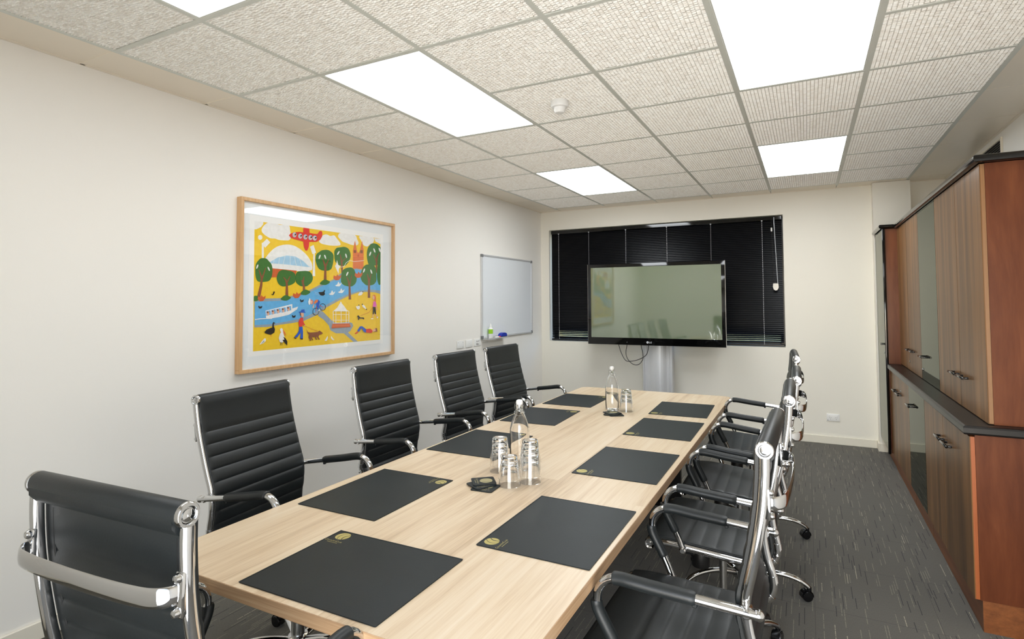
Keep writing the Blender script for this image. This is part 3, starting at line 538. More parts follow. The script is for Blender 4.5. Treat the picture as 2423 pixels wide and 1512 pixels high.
# T bars: each runner a mesh of its own
for i, x in enumerate(GX):
    b = BM(); box(b, x-.012, x+.012, YF, GY[-1]+.1, ZC-.001, ZC+.004, .0006); box(b, x-.003, x+.003, YF, GY[-1], ZC+.004, ZC+.035)
    obj('runner_bar', b, 'tee_paint', ceil)
for k, y in enumerate(GY):
    b = BM(); box(b, GX[0], GX[-1], y-.010 if k < len(GY)-1 else y-.006, y+.010 if k < len(GY)-1 else y+.006, ZC-.0008, ZC+.0045, 0)
    if any(True for c_, r_ in LIGHTS if r_ < (k-5) < r_+2):
        b.free(); b = BM()
        for ci in range(6):
            if any(c_ == ci and r_ < (k-5) < r_+2 for c_, r_ in LIGHTS): continue
            box(b, GX[ci], GX[ci+1], y-.010, y+.010, ZC-.0008, ZC+.0045)
    obj('cross_bar', b, 'tee_paint', ceil)
# moulded tiles: rows of small blocks with a random drop, real relief, four variants shared between the tiles
def tile_mesh(seed, w, d):
    rnd = random.Random(seed); b = BM(); nx = 32; cw = w/nx
    box(b, -w/2, w/2, -d/2, d/2, .0085, .012)
    for i in range(nx):
        x0 = -w/2+i*cw; y = -d/2; hprev = .004
        while y < d/2-.001:
            L = rnd.choice((.0095, .012, .0135, .0165)); y1 = min(y+L, d/2)
            if d/2-y1 < .006: y1 = d/2
            h = .0030-rnd.random()*.0020; g = .0019
            z0 = h; sl = rnd.uniform(.0042, .0066)
            A = [b.verts.new(p) for p in ((x0+g, y, z0-.0002), (x0+cw-g, y, z0), (x0+cw-g, y1-.0006, min(z0+sl, .0085)), (x0+g, y1-.0006, min(z0+sl, .0085)))]
            B_ = [b.verts.new((v.co.x, v.co.y, .0088)) for v in A]
            b.faces.new(A[::-1])
            for q in range(4): b.faces.new((A[q], A[(q+1) % 4], B_[(q+1) % 4], B_[q]))
            y = y1
    bmesh.ops.recalc_face_normals(b, faces=b.faces)
    me = bpy.data.meshes.new('ceiling_tile'); b.to_mesh(me); b.free(); me.materials.append(MATS['tile_plaster']); return me
TM = [tile_mesh(s_, .578, .578) for s_ in range(4)]
rt = random.Random(3)
for ci in range(6):
    for k in range(len(GY)-1):
        r_ = k-5
        if any(c_ == ci and rr_ <= r_ < rr_+2 for c_, rr_ in LIGHTS): continue
        if GY[k+1] < YF+.3: continue
        me = TM[rt.randrange(4)]
        o = bpy.data.objects.new('ceiling_tile', me); COL.objects.link(o); o.parent = ceil
        dx = GX[ci+1]-GX[ci]-.022
        o.location = ((GX[ci]+GX[ci+1])/2, (GY[k]+GY[k+1])/2, ZC-.0035 + rt.uniform(-.0008, .0008)); o.scale = (dx/.578, 1, 1)
        o.rotation_euler = (0, 0, 0)
# light fittings
LL = {(1, -1): 'long ceiling light panel above the left side of the table, in front of the picture', (1, 3): 'small-looking ceiling light panel near the back wall, left of the window centre',
      (1, -4): 'ceiling light panel cut off by the top left edge, nearest to the left wall', (4, -1): 'large bright ceiling light panel at the top right, cut off above',
      (4, 3): 'ceiling light panel near the back wall on the right, close to the pillar'}
for c_, r_ in LIGHTS:
    x0, x1 = GX[c_]+.012, GX[c_+1]-.012; y0, y1 = 2.552+.6*r_+.010, 2.552+.6*(r_+2)-.010
    t = thing('ceiling_light', LL[(c_, r_)], 'ceiling light', ((x0+x1)/2, (y0+y1)/2, ZC), 0, 'recessed ceiling lights')
    hx, hy = (x1-x0)/2, (y1-y0)/2
    b = BM()
    for q in ((-hx, hx, -hy, -hy+.008), (-hx, hx, hy-.008, hy), (-hx, -hx+.006, -hy+.008, hy-.008), (hx-.006, hx, -hy+.008, hy-.008)): box(b, q[0], q[1], q[2], q[3], 0, .06)
    obj('frame', b, 'tee_paint', t)
    b = BM(); box(b, -hx+.006, hx-.006, -hy+.008, hy-.008, .004, .008); obj('diffuser', b, {-4: 'diffuser_dim', -1: 'diffuser', 3: 'diffuser_bright'}[r_], t)
# smoke detector
t = thing('smoke_detector', 'white round smoke detector hanging below a textured ceiling tile', 'smoke detector', (-1.218, 2.838, ZC))
b = BM(); lathe(b, [(.047, .004), (.050, -.004), (.050, -.026), (.046, -.034), (.036, -.037), (.034, -.037)], 40); obj('base', b, 'white_plastic', t, True)
b = BM(); lathe(b, [(.033, -.036), (.031, -.052), (.029, -.060), (.025, -.066), (.012, -.070), (.001, -.071)], 36); obj('sensor_dome', b, 'white_plastic', t, True)
b = BM(); lathe(b, [(.003, -.030), (.003, -.0345)], 10, (.040, -.012, 0)); obj('indicator_light', b, 'dark_hole', t)
# ---- window
wt = BM(); fy0, fy1 = YB+.15, YB+.20
for x0, x1 in ((WX0, WX0+.05), (-2.10, -1.98), (-1.06, -.94), (WX1-.05, WX1)): box(wt, x0, x1, fy0, fy1, WZ0, WZ1, .003)
box(wt, WX0+.05, WX1-.05, fy0, fy1, WZ0, WZ0+.05, .003); box(wt, WX0+.05, WX1-.05, fy0, fy1, WZ1-.05, WZ1, .003)
win = struct('window_1', wt, 'black_satin')
for x0, x1 in ((WX0+.05, -2.10), (-1.98, -1.06), (-.94, WX1-.05)):
    b = BM(); box(b, x0, x1, fy0+.02, fy0+.026, WZ0+.05, WZ1-.05); obj('pane', b, 'pane_glass', win)
b = BM(); box(b, WX0, WX1, YB+.001, fy0, WZ0-.001, WZ0+.004); obj('sill', b, 'skirting_paint', win)
# venetian blind
bl = thing('venetian_blind', 'closed black horizontal-slat venetian blind filling the window behind the television', 'window blind', ((WX0+WX1)/2, YB+.055, WZ0))
hw = (WX1-WX0)/2-.012; Hh = WZ1-WZ0
b = BM(); box(b, -hw, hw, -.018, .018, Hh-.048, Hh-.006, .004); obj('headrail', b, 'black_gloss', bl)
b = BM(); ns = 66; pitch = (Hh-.048-.045)/ns
for i in range(ns):
    z = .045+pitch*(i+.5); ang = R(69 if i > 10 else 69-3.6*(10-i))
    dy, dz = .0125*math.cos(ang), .0125*math.sin(ang)
    prof = []
    for s_ in (-1, -.5, 0, .5, 1):
        crown = .0016*(1-s_*s_); prof.append((s_*dy - crown*math.sin(ang), s_*dz + crown*math.cos(ang)))
    A = [b.verts.new((-hw+.004, y_, z+z_)) for y_, z_ in prof]; B_ = [b.verts.new((hw-.004, y_, z+z_)) for y_, z_ in prof]
    for q in range(4): b.faces.new((A[q], A[q+1], B_[q+1], B_[q]))
obj('slats', b, 'blind_black', bl, True)
b = BM(); box(b, -hw, hw, -.012, .012, .008, .030, .003); obj('bottom_rail', b, 'black_satin', bl)
for fx, kind in ((-.922, 1), (-.62, 0), (-.27, 1), (.095, 1), (.46, 0), (.855, 1)):
    b = BM(); x = fx*hw
    if kind:
        z = Hh-.06
        while z > .03:
            box(b, x-.0022, x+.0022, -.0165, -.0150, z-.0045, z+.0045); z -= pitch
        box(b, x-.0005, x+.0005, -.0155, -.0148, .03, Hh-.05)
    else: box(b, x-.0008, x+.0008, -.0155, -.0145, .03, Hh-.05)
    box(b, x-.008, x+.008, -.022, -.016, Hh-.052, Hh-.044, .001)
    obj('ladder_cord', b, 'cord_white', bl)
b = BM(); sweep(b, [(hw-.075, -.03, Hh-.02), (hw-.075, -.032, Hh-.06), (hw-.050, -.034, .66)], .0045, n=8); obj('tilt_wand', b, 'clear_acrylic', bl, True)
b = BM(); sweep(b, [(hw-.100, -.03, Hh-.04), (hw-.088, -.034, .66)], .0022, n=6); o = obj('lift_cord', b, 'black_plastic', bl, True)
b = BM(); box(b, hw-.107, hw-.092, -.040, -.026, Hh-.17, Hh-.13, .003); obj('cord_lock', b, 'white_plastic', o)
b = BM(); prism(b, [(hw-.095, .675), (hw-.045, .675), (hw-.042, .63), (hw-.055, .605), (hw-.072, .600), (hw-.090, .61), (hw-.098, .64)], -.046, -.028, axis='y'); obj('cord_weight', b, 'clear_acrylic', bl)
# ---- vent on right wall
t = thing('air_vent', 'dark slatted air vent high on the right wall above the tall cupboards', 'air vent', (XR, 5.1, 2.44))
b = BM()
for q in ((-.37, .37, .085, .10), (-.37, .37, -.10, -.085), (-.37, -.355, -.085, .085), (.355, .37, -.085, .085)): box(b, -.012, 0, q[0], q[1], q[2], q[3], .002)
obj('frame', b, 'skirting_paint', t)
b = BM(); box(b, -.002, 0, -.355, .355, -.085, .085, mi=0)
for i in range(11):
    z = -.078+i*.0155; prism(b, [(-.010, z), (-.002, z+.009), (-.002, z+.0075), (-.010, z-.0015)], -.355, .355, 1, 'y')
obj('louvres', b, None, t, mats=['dark_hole', 'vent_metal'])

b = BM(); rh = random.Random(9)
for i in range(60):
    x = -6+rh.random()*9; y = 9.2+rh.random()*1.5; z = rh.random()*1.3
    bmesh.ops.create_icosphere(b, subdivisions=2, radius=.35+rh.random()*.3, matrix=Matrix.Translation((x, y, z)))
for v in b.verts: v.co += Vector((rh.uniform(-.07, .07), rh.uniform(-.07, .07), rh.uniform(-.07, .07)))
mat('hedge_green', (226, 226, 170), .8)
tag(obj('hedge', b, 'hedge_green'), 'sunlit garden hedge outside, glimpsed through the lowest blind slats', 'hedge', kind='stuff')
# ================================================================ TABLE
TX0, TX1, TY0, TY1, TZ = -1.712, -.524, .957, 4.437, .727
t = thing('conference_table', 'long light oak conference table with rounded corners in the middle of the room', 'table', ((TX0+TX1)/2, (TY0+TY1)/2, 0))
hx, hy = (TX1-TX0)/2, (TY1-TY0)/2
b = BM(); prism(b, rrect(-hx+.002, hx-.002, -hy+.002, hy-.002, .058, 8), TZ-.033, TZ)
top = obj('tabletop', b, 'oak_top', t)
# rim of the top, in oak darkened to paint the shade of its sides
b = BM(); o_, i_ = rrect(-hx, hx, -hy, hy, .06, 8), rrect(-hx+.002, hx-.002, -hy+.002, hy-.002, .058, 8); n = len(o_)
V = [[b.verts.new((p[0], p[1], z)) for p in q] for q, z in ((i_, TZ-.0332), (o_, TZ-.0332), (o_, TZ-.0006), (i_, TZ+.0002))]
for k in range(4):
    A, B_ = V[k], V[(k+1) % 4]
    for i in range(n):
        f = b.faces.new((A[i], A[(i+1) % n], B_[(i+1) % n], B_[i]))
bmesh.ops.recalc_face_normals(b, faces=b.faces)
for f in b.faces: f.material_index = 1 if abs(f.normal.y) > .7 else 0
obj('shaded_edge', b, None, t, mats=['oak_edge', 'oak_edge_x_shade'])
for y in (-hy+.42, hy-.42):
    b = BM(); box(b, -.30, .30, y-.02, y+.02, .03, TZ-.033, .003); lg = obj('leg', b, 'black_satin', t)
    b = BM(); box(b, -.34, .34, y-.045, y+.045, 0, .03, .004); obj('foot', b, 'black_satin', lg)
b = BM(); box(b, -.01, .01, -hy+.44, hy-.44, .33, TZ-.033); obj('modesty_panel', b, 'black_satin', t)

# ================================================================ CUPBOARDS ALONG THE RIGHT WALL
def handle(parent, x, y0, y1, z, r=.006):
    b = BM()
    sweep(b, [(x, y0+.018, z), (x-.016, y0+.018, z), (x-.024, y0+.022, z)], r, n=10)
    sweep(b, [(x, y1-.018, z), (x-.016, y1-.018, z), (x-.024, y1-.022, z)], r, n=10)
    sweep(b, [(x-.024, y0, z), (x-.024, y0+.006, z), (x-.024, y1-.006, z), (x-.024, y1, z)], [r*.8, r*1.25, r*1.25, r*.8], n=12)
    return obj('handle', b, 'black_gloss', parent, True)
def lock(parent, x, y, z):
    b = BM(); lathe(b, [(.008, 0), (.008, -.004), (.006, -.006)], 16, (x, y, z), 'x'); return obj('lock', b, 'brushed_steel', parent, True)
def door(parent, x, y0, y1, z0, z1, m, edge='cherry_edge', hnd=None, lk=None, hz=0):
    b = BM(); box(b, x, x+.004, y0+.0015, y1-.0015, z0, z1, 0, 0); box(b, x+.004, x+.019, y0+.0015, y1-.0015, z0, z1, 0, 1)
    d = obj('door', b, None, parent, mats=[m, edge])
    if hnd: handle(d, x, hnd[0], hnd[1], hz)
    if lk: lock(d, x, lk[0], lk[1])
    return d
XB, XU = .630, .710
def base_unit(label, y0, y1, doors, near=False):
    t = thing('base_cupboard', label, 'cupboard', (0, 0, 0), 0, 'low cupboards along the right wall')
    b = BM()
    if near: box(b, XB+.021, XR-.002, y0, y0+.018, .137, .850)
    box(b, XB+.021, XR-.002, y0+(.018 if near else .0), y1, .137, .850)
    if near:
        b.free(); b = BM(); box(b, XB+.021, XR-.002, y0+.018, y1, .137, .850)
        b2 = BM(); box(b2, XB+.0195, XR-.002, y0, y0+.018, .135, .850); obj('side_panel', b2, 'cherry_panel', t)
    obj('carcass', b, 'cherry_panel', t)
    b = BM(); box(b, .657, XR-.002, y0+.002, y1, 0, .134); obj('plinth', b, 'plinth_wood', t)
    for d in doors: door(t, XB, d[0], d[1], .136, .842, d[2], hnd=d[3], lk=d[4] if len(d) > 4 else None, hz=.713)
    return t
WD, MD = 'walnut_door', 'mirror_grey'
base_unit('nearest low cupboard under the black worktop, two walnut doors and reddish end panel', 3.100, 4.170, [(3.101, 3.648, WD, (3.435, 3.575)), (3.650, 4.168, WD, (3.600, 3.735))], True)
base_unit('low cupboard with a single grey mirrored door between the walnut doors, under the worktop', 4.172, 4.765, [(4.172, 4.763, MD, (4.585, 4.720))])
base_unit('farthest low cupboard under the worktop, walnut doors beside the tall mirrored cupboard', 4.767, 5.715, [(4.767, 5.26, WD, (5.09, 5.225), (5.13, .742)), (5.262, 5.713, WD, (5.30, 5.425))])
def upper_unit(label, y0, y1, doors, near=False):
    t = thing('wall_cupboard', label, 'cupboard', (0, 0, 0), 0, 'upper cupboards along the right wall')
    b = BM(); box(b, XU+.021, XR-.002, y0+(.018 if near else 0), y1, .893, 2.064); obj('carcass', b, 'cherry_panel', t)
    if near: b = BM(); box(b, XU+.0195, XR-.002, y0, y0+.018, .893, 2.064); obj('side_panel', b, 'cherry_panel', t)
    for d in doors: door(t, XU, d[0], d[1], .896, 2.062, d[2], 'walnut_edge', hnd=d[3], lk=d[4] if len(d) > 4 else None, hz=1.056)
    return t
upper_unit('nearest upper cupboard with two walnut doors and reddish end panel above the worktop', 3.145, 4.148, [(3.146, 3.624, WD, (3.455, 3.595)), (3.626, 4.147, WD, (3.635, 3.775))], True)
upper_unit('upper cupboard with one tall grey mirrored door between the walnut doors', 4.150, 4.732, [(4.151, 4.731, MD, (4.555, 4.690), (4.69, .965))])
upper_unit('farthest upper cupboard with walnut doors beside the tall mirrored cupboard', 4.734, 5.715, [(4.735, 5.253, WD, (4.99, 5.12), (5.225, .965)), (5.255, 5.714, WD, (5.16, 5.285))])
t = thing('tall_cupboard', 'tall narrow cupboard with a grey mirrored front and black edge beside the pillar', 'cupboard', (0, 0, 0))
b = BM(); box(b, .622, XR-.002, 5.719, 6.262, .125, 2.064); obj('carcass', b, 'cherry_panel', t)
b = BM(); box(b, .600, .604, 5.722, 6.262, .150, 2.058, 0, 0); box(b, .604, .621, 5.722, 6.262, .150, 2.058, 0, 1); d = obj('door', b, None, t, mats=[MD, 'black_satin'])
handle(d, .600, 5.745, 5.86, 1.056); lock(d, .600, 5.77, .985)
b = BM(); box(b, .598, .619, 5.702, 5.7185, .118, 2.064, .004, seg=2); obj('edge_strip', b, 'black_gloss', t, True)
b = BM(); box(b, .660, XR-.002, 5.719, 6.262, 0, .124); obj('plinth', b, 'plinth_wood', t)
# continuous worktop
def edge_board(name, label, cat, outline, z0, z1, ch, m):
    b = BM(); n = len(outline)
    # outline is CCW; chamfered on the edges marked
    def inset(d):
        o = []
        for i in range(n):
            (x0, y0, k0), (x1, y1, k1), (x2, y2, k2) = outline[i-1], outline[i], outline[(i+1) % n]
            def off(xa, ya, xb, yb, k):
                L = math.hypot(xb-xa, yb-ya); nx_, ny_ = -(yb-ya)/L, (xb-xa)/L; return (xa+nx_*d*k, ya+ny_*d*k, xb+nx_*d*k, yb+ny_*d*k)
            a = off(x0, y0, x1, y1, k0); c = off(x1, y1, x2, y2, k1)
            dx1, dy1, dx2, dy2 = a[2]-a[0], a[3]-a[1], c[2]-c[0], c[3]-c[1]
            D = dx1*dy2-dy1*dx2; s_ = ((c[0]-a[0])*dy2-(c[1]-a[1])*dx2)/D
            o.append((a[0]+dx1*s_, a[1]+dy1*s_))
        return o
    lv = [(inset(ch), z0), (inset(ch*.3), z0+ch*.3), (inset(0), z0+ch), (inset(0), z1-ch), (inset(ch*.3), z1-ch*.3), (inset(ch), z1)]
    rings = [[b.verts.new((p[0], p[1], z)) for p in q] for q, z in lv]
    for A, B_ in zip(rings, rings[1:]):
        for i in range(n): b.faces.new((A[i], A[(i+1) % n], B_[(i+1) % n], B_[i]))
    b.faces.new(rings[0][::-1]); b.faces.new(rings[-1])
    bmesh.ops.recalc_face_normals(b, faces=b.faces)
    o = obj(name, b, m); return tag(o, label, cat)
edge_board('worktop', 'long black worktop on top of the low cupboards along the right wall', 'worktop', [(.606, 3.085, 1), (XR-.002, 3.085, 0), (XR-.002, 5.700, 0), (.606, 5.700, 1)], .851, .892, .010, 'black_worktop')
edge_board('cornice', 'black rounded cornice board on top of the upper cupboards', 'cornice', [(.682, 3.108, 1), (XR-.002, 3.108, 0), (XR-.002, 6.262, 0), (.575, 6.262, 1), (.575, 5.690, 1), (.682, 5.690, 1)], 2.066, 2.100, .012, 'black_gloss')
# ================================================================ TELEVISION ON COLUMN
rz = R(1.7); tvc = Vector((-1.519, 6.135, 1.412))
t = thing('television', 'large flat black television with a greenish glossy screen in front of the window', 'television', tvc, rz)
b = BM(); hwx, hz_ = .757, .459
box(b, -hwx, hwx, -.030, .012, -hz_, hz_, .004, seg=2); box(b, -.60, .60, .012, .028, -.36, .36, .006); obj('casing', b, 'black_gloss', t, True)
SX0, SX1, SZ0, SZ1 = -.718, .718, -.379, .419
b = BM(); box(b, SX0, SX1, -.0312, -.0302, SZ0, SZ1); obj('screen', b, 'tv_screen', t)
for xx in (-hwx-.002, hwx-.001):
    b = BM(); box(b, xx, xx+.003, -.031, .010, -hz_, hz_); obj('side_trim', b, 'brushed_steel', t)
# maker's mark
b = BM(); lathe(b, [(.0125, -.0318), (.0125, -.0302)], 28, (-.068, 0, -.425), 'y')
lg = obj('logo_disc', b, 'cord_white', t)
b = BM(); box(b, -.069, -.0672, -.0322, -.0318, -.431, -.419); box(b, -.0672, -.061, -.0322, -.0318, -.431, -.4293); lathe(b, [(.0014, -.0322), (.0014, -.0318)], 10, (-.0725, 0, -.421), 'y'); obj('logo_face', b, 'black_gloss', lg)
tx = text_mesh('LG', .026, 'cord_white', t, 'logo_lettering'); tx.location = (-.052, -.0312, -.4345); tx.rotation_euler = (R(90), 0, 0)
b = BM(); lathe(b, [(.003, -.0316), (.003, -.0302)], 10, (-.30, 0, -.428), 'y'); obj('indicator_light', b, 'cord_white', t)
b = BM(); box(b, -.22, .22, .028, .036, -.30, .12, .002); obj('wall_bracket', b, 'black_satin', t)
# column
t = thing('tv_stand_column', 'silver ribbed aluminium column holding the television, standing against the back wall', 'tv stand', (-1.505, 6.24, 0))
prof = [(-.170, .05), (-.170, -.02), (-.160, -.03), (-.152, -.03), (-.150, -.022), (-.140, -.022), (-.138, -.034), (-.122, -.034), (-.118, -.026)]
for i in range(9):
    a = -1+2*i/8; prof.append((a*.088, -.034-.030*(1-a*a)))
prof += [(.100, -.026), (.118, -.030), (.122, -.036), (.132, -.036), (.136, -.026), (.146, -.026), (.150, -.032), (.160, -.032), (.164, -.02), (.164, .05)]
b = BM(); prism(b, prof, .02, 1.20); obj('column', b, 'aluminium', t)
b = BM(); box(b, -.30, .30, -.12, .14, 0, .02, .004); obj('base_plate', b, 'brushed_steel', t)
# cables hanging below the screen
def cable(label, pts):
    b = BM(); sweep(b, crom(pts, 8), .0036, n=8, up=Vector((0, 1, 0)), caps=True); return tag(obj('cable', b, 'black_rubber', None, True), label, 'cable', 'cables below the television')
cable('thin black cable hanging in a wide shallow loop below the left part of the television', [(-1.93, 6.155, .97), (-1.93, 6.155, .935), (-1.90, 6.15, .85), (-1.855, 6.15, .775), (-1.80, 6.15, .765), (-1.70, 6.15, .79), (-1.615, 6.15, .845), (-1.59, 6.15, .93), (-1.59, 6.155, .97)])
cable('black cable hanging in the deeper rounder loop below the television', [(-1.835, 6.150, .97), (-1.835, 6.145, .935), (-1.845, 6.14, .86), (-1.825, 6.14, .79), (-1.765, 6.14, .735), (-1.70, 6.14, .735), (-1.655, 6.14, .79), (-1.65, 6.14, .85), (-1.668, 6.145, .935), (-1.668, 6.15, .97)])
# ================================================================ WALL THINGS
def socket(name, label, cat, loc, rz, holes, w=.116, h=.073, group=None, rock=0, led=False):
    t = thing(name, label, cat, loc, rz, group)    # local: x along the wall, -y out of the wall
    b = BM(); box(b, -w/2, w/2, -.009, -.0005, -h/2, h/2, .003, seg=2); obj('plate', b, 'white_plastic', t, True)
    b = BM()
    for hx_, hz_, a, l_, w_ in holes:
        b.free(); b = BM()
        ca, sa = math.cos(R(a)), math.sin(R(a)); q = [(-w_, -l_), (w_, -l_), (w_, l_), (-w_, l_)]
        prism(b, [(hx_+x_*ca-z_*sa, hz_+x_*sa+z_*ca) for x_, z_ in q], -.0096, -.0091, axis='y'); obj('outlet_hole', b, 'dark_hole', t); b = BM()
    b.free()
    for rx in ([-.036, .036] if rock else []):
        b = BM(); box(b, rx-.007, rx+.007, -.013, -.009, .012, .026, .002); obj('switch', b, 'white_plastic', t)
    return t
def au(cx_, cz_=-.006, k=1): return [(cx_-.007*k, cz_+.006, -30, .0035, .0011), (cx_+.007*k, cz_+.006, 30, .0035, .0011), (cx_, cz_-.010, 0, .0035, .0011)]
gp = 'white wall plates left of the whiteboard'
socket('wall_outlet', 'white double power outlet plate on the left wall, nearest the picture', 'power outlet', (XL, 4.535, 1.035), R(-90) + PI, [(.038, .020, 40, .004, .0013), (-.038, .020, -40, .004, .0013), (.040, -.026, 0, .003, .002)], group=gp)
socket('wall_outlet', 'white blank-looking wall plate, the middle one of three left of the whiteboard', 'wall plate', (XL, 4.69, 1.035), R(90), [(-.008, 0, 0, .0012, .0012), (.008, 0, 0, .0012, .0012)], group=gp)
socket('data_outlet', 'white data outlet plate with four black ports just below the whiteboard corner', 'data outlet', (XL, 4.846, 1.035), R(90), [(-.014, .012, 0, .007, .005), (.016, .012, 0, .006, .004), (-.014, -.016, 0, .009, .006), (.014, -.018, 20, .008, .003), (.030, .018, 30, .004, .002)], group=gp)
socket('wall_outlet', 'white double power outlet low on the back wall right of the table', 'power outlet', (.210, YB, .265), 0, au(-.026)+au(.026)+[(-.048, -.028, 0, .003, .003)], rock=1)
# whiteboard on the left wall
t = thing('whiteboard', 'wall-mounted whiteboard with silver frame on the left wall near the far corner', 'whiteboard', (XL, 5.505, 1.505), R(90))   # local x -> +Y, -y -> +X
hw_, hh_ = .590, .440
b = BM(); box(b, -hw_+.012, hw_-.012, -.012, -.001, -hh_+.012, hh_-.012); obj('board', b, 'white_gloss', t)
b = BM()
for q in ((-hw_, hw_, hh_-.020, hh_), (-hw_, hw_, -hh_, -hh_+.020), (-hw_, -hw_+.020, -hh_+.020, hh_-.020), (hw_-.020, hw_, -hh_+.020, hh_-.020)): box(b, q[0], q[1], -.020, -.0005, q[2], q[3], .003)
obj('frame', b, 'aluminium', t)
for x_ in (-hw_, hw_-.03):
    for z_ in (-hh_, hh_-.03):
        b = BM(); box(b, x_-.002, x_+.032, -.023, -.0004, z_-.002, z_+.032, .006, seg=2); obj('corner_cap', b, 'grey_plastic', t, True)
b = BM(); box(b, -hw_+.02, -.12, -.075, -.020, -hh_-.008, -hh_-.003); box(b, -hw_+.02, -.12, -.077, -.073, -hh_-.008, -hh_+.004); obj('pen_tray', b, 'aluminium', t)
trz = 1.505-.44-.003
t = thing('spray_bottle', 'white cleaner bottle with lime green label standing on the whiteboard tray', 'bottle', (XL+.046, 5.045, trz))
b = BM(); lathe(b, [(.020, 0), (.023, .004), (.023, .100), (.018, .112), (.010, .118)], 24); obj('body', b, 'white_plastic', t, True)
b = BM(); lathe(b, [(.0234, .052), (.0234, .098)], 24, caps=False); obj('label', b, 'lime_label', t, True)
b = BM(); lathe(b, [(.012, .116), (.012, .128), (.009, .140), (.004, .152), (.003, .160)], 18); obj('nozzle', b, 'white_plastic', t, True)
t = thing('board_eraser', 'blue rounded whiteboard eraser lying on the silver tray', 'eraser', (XL+.046, 5.30, trz), R(90))
b = BM(); prism(b, [(-.065, .012), (.065, .012), (.062, .030), (.045, .045), (.015, .050), (-.03, .047), (-.055, .034)], -.022, .022, axis='y'); obj('grip', b, 'blue_felt', t, True)
b = BM(); box(b, -.062, .062, -.020, .020, 0, .012); obj('felt_pad', b, 'black_rubber', t)
t = thing('marker_pen', 'short red-capped marker pen lying on the tray beside the green-labelled bottle', 'pen', (XL+.058, 5.17, trz+.009), R(90))
b = BM(); lathe(b, [(.007, -.05), (.009, -.046), (.009, .022)], 14, axis='x'); obj('barrel', b, 'white_plastic', t, True)
b = BM(); lathe(b, [(.0095, .022), (.0095, .052), (.006, .058)], 14, axis='x'); obj('cap', b, 'red_plastic', t, True)
# framed picture
PY0, PY1, PZ0, PZ1 = 2.157, 3.531, 1.036, 2.087
t = thing('framed_picture', 'large framed bright yellow and blue park painting under glass on the left wall', 'picture', (XL, (PY0+PY1)/2, (PZ0+PZ1)/2))
hy_, hz_ = (PY1-PY0)/2, (PZ1-PZ0)/2
b = BM(); fw_ = .021
for y0, y1, z0, z1 in ((-hy_, hy_, hz_-fw_, hz_), (-hy_, hy_, -hz_, -hz_+fw_), (-hy_, -hy_+fw_, -hz_+fw_, hz_-fw_), (hy_-fw_, hy_, -hz_+fw_, hz_-fw_)): box(b, .001, .042, y0, y1, z0, z1, .0015)
obj('frame', b, 'frame_oak', t)
b = BM(); box(b, .008, .020, -hy_+fw_, hy_-fw_, -hz_+fw_, hz_-fw_); obj('mount_board', b, 'mat_board', t)
A0, A1, B0, B1 = 2.262, 3.381, 1.161, 1.955
cy_, cz_ = (PY0+PY1)/2, (PZ0+PZ1)/2
b = BM(); box(b, .020, .0212, A0-.035-cy_, A1+.030-cy_, B0-.030-cz_, B1+.035-cz_); obj('paper', b, 'print_paper', t)
PC = {'white': (244, 243, 238), 'blue': (100, 178, 228), 'grey': (150, 164, 176), 'green': (58, 116, 48), 'brown': (140, 82, 52), 'red': (224, 58, 46), 'orange': (228, 122, 62), 'black': (30, 30, 30), 'lblue': (168, 208, 232),
      'dblue': (36, 92, 196), 'skin': (232, 178, 146), 'pink': (230, 96, 190), 'yellow': (255, 203, 40), 'terra': (208, 98, 48)}
keys = list(PC)
for k, c in PC.items():
    m = mat('paint_'+k, c, .75)
    tt = NT(m); n_ = tt.noise(tt.pos(), 45, 4); a = lin(c)
    tt.l(tt.mix(n_, (a[0]*.86, a[1]*.86, a[2]*.86, 1), (min(1, a[0]*1.2), min(1, a[1]*1.2), min(1, a[2]*1.2), 1)), tt.b.inputs['Base Color'])
b = BM(); x0 = .0213
def flat(poly, x, mi):
    vv_ = [b.verts.new((x, p[0], p[1])) for p in poly]
    f = b.faces.new(vv_); f.material_index = mi
    return f
flat([(A0-cy_, B0-cz_), (A1-cy_, B0-cz_), (A1-cy_, B1-cz_), (A0-cy_, B1-cz_)], x0, keys.index('yellow'))
for i, (c, s_) in enumerate(PAINT):
    pts = [tuple(int(v) for v in q.split(',')) for q in s_.split()]
    pts = [(A0+p[0]/1e4-cy_, B0+p[1]/1e4-cz_) for p in pts]
    f = flat(pts, x0+.00003*(i+1), keys.index(c)); f.normal_update()
    if f.normal.x < 0: f.normal_flip()
bmesh.ops.triangulate(b, faces=[f for f in b.faces if len(f.verts) > 4])
obj('painting', b, None, t, mats=['paint_'+k for k in keys])
b = BM(); box(b, .0345, .0365, -hy_+fw_, hy_-fw_, -hz_+fw_, hz_-fw_); obj('glass_pane', b, 'picture_glass', t)
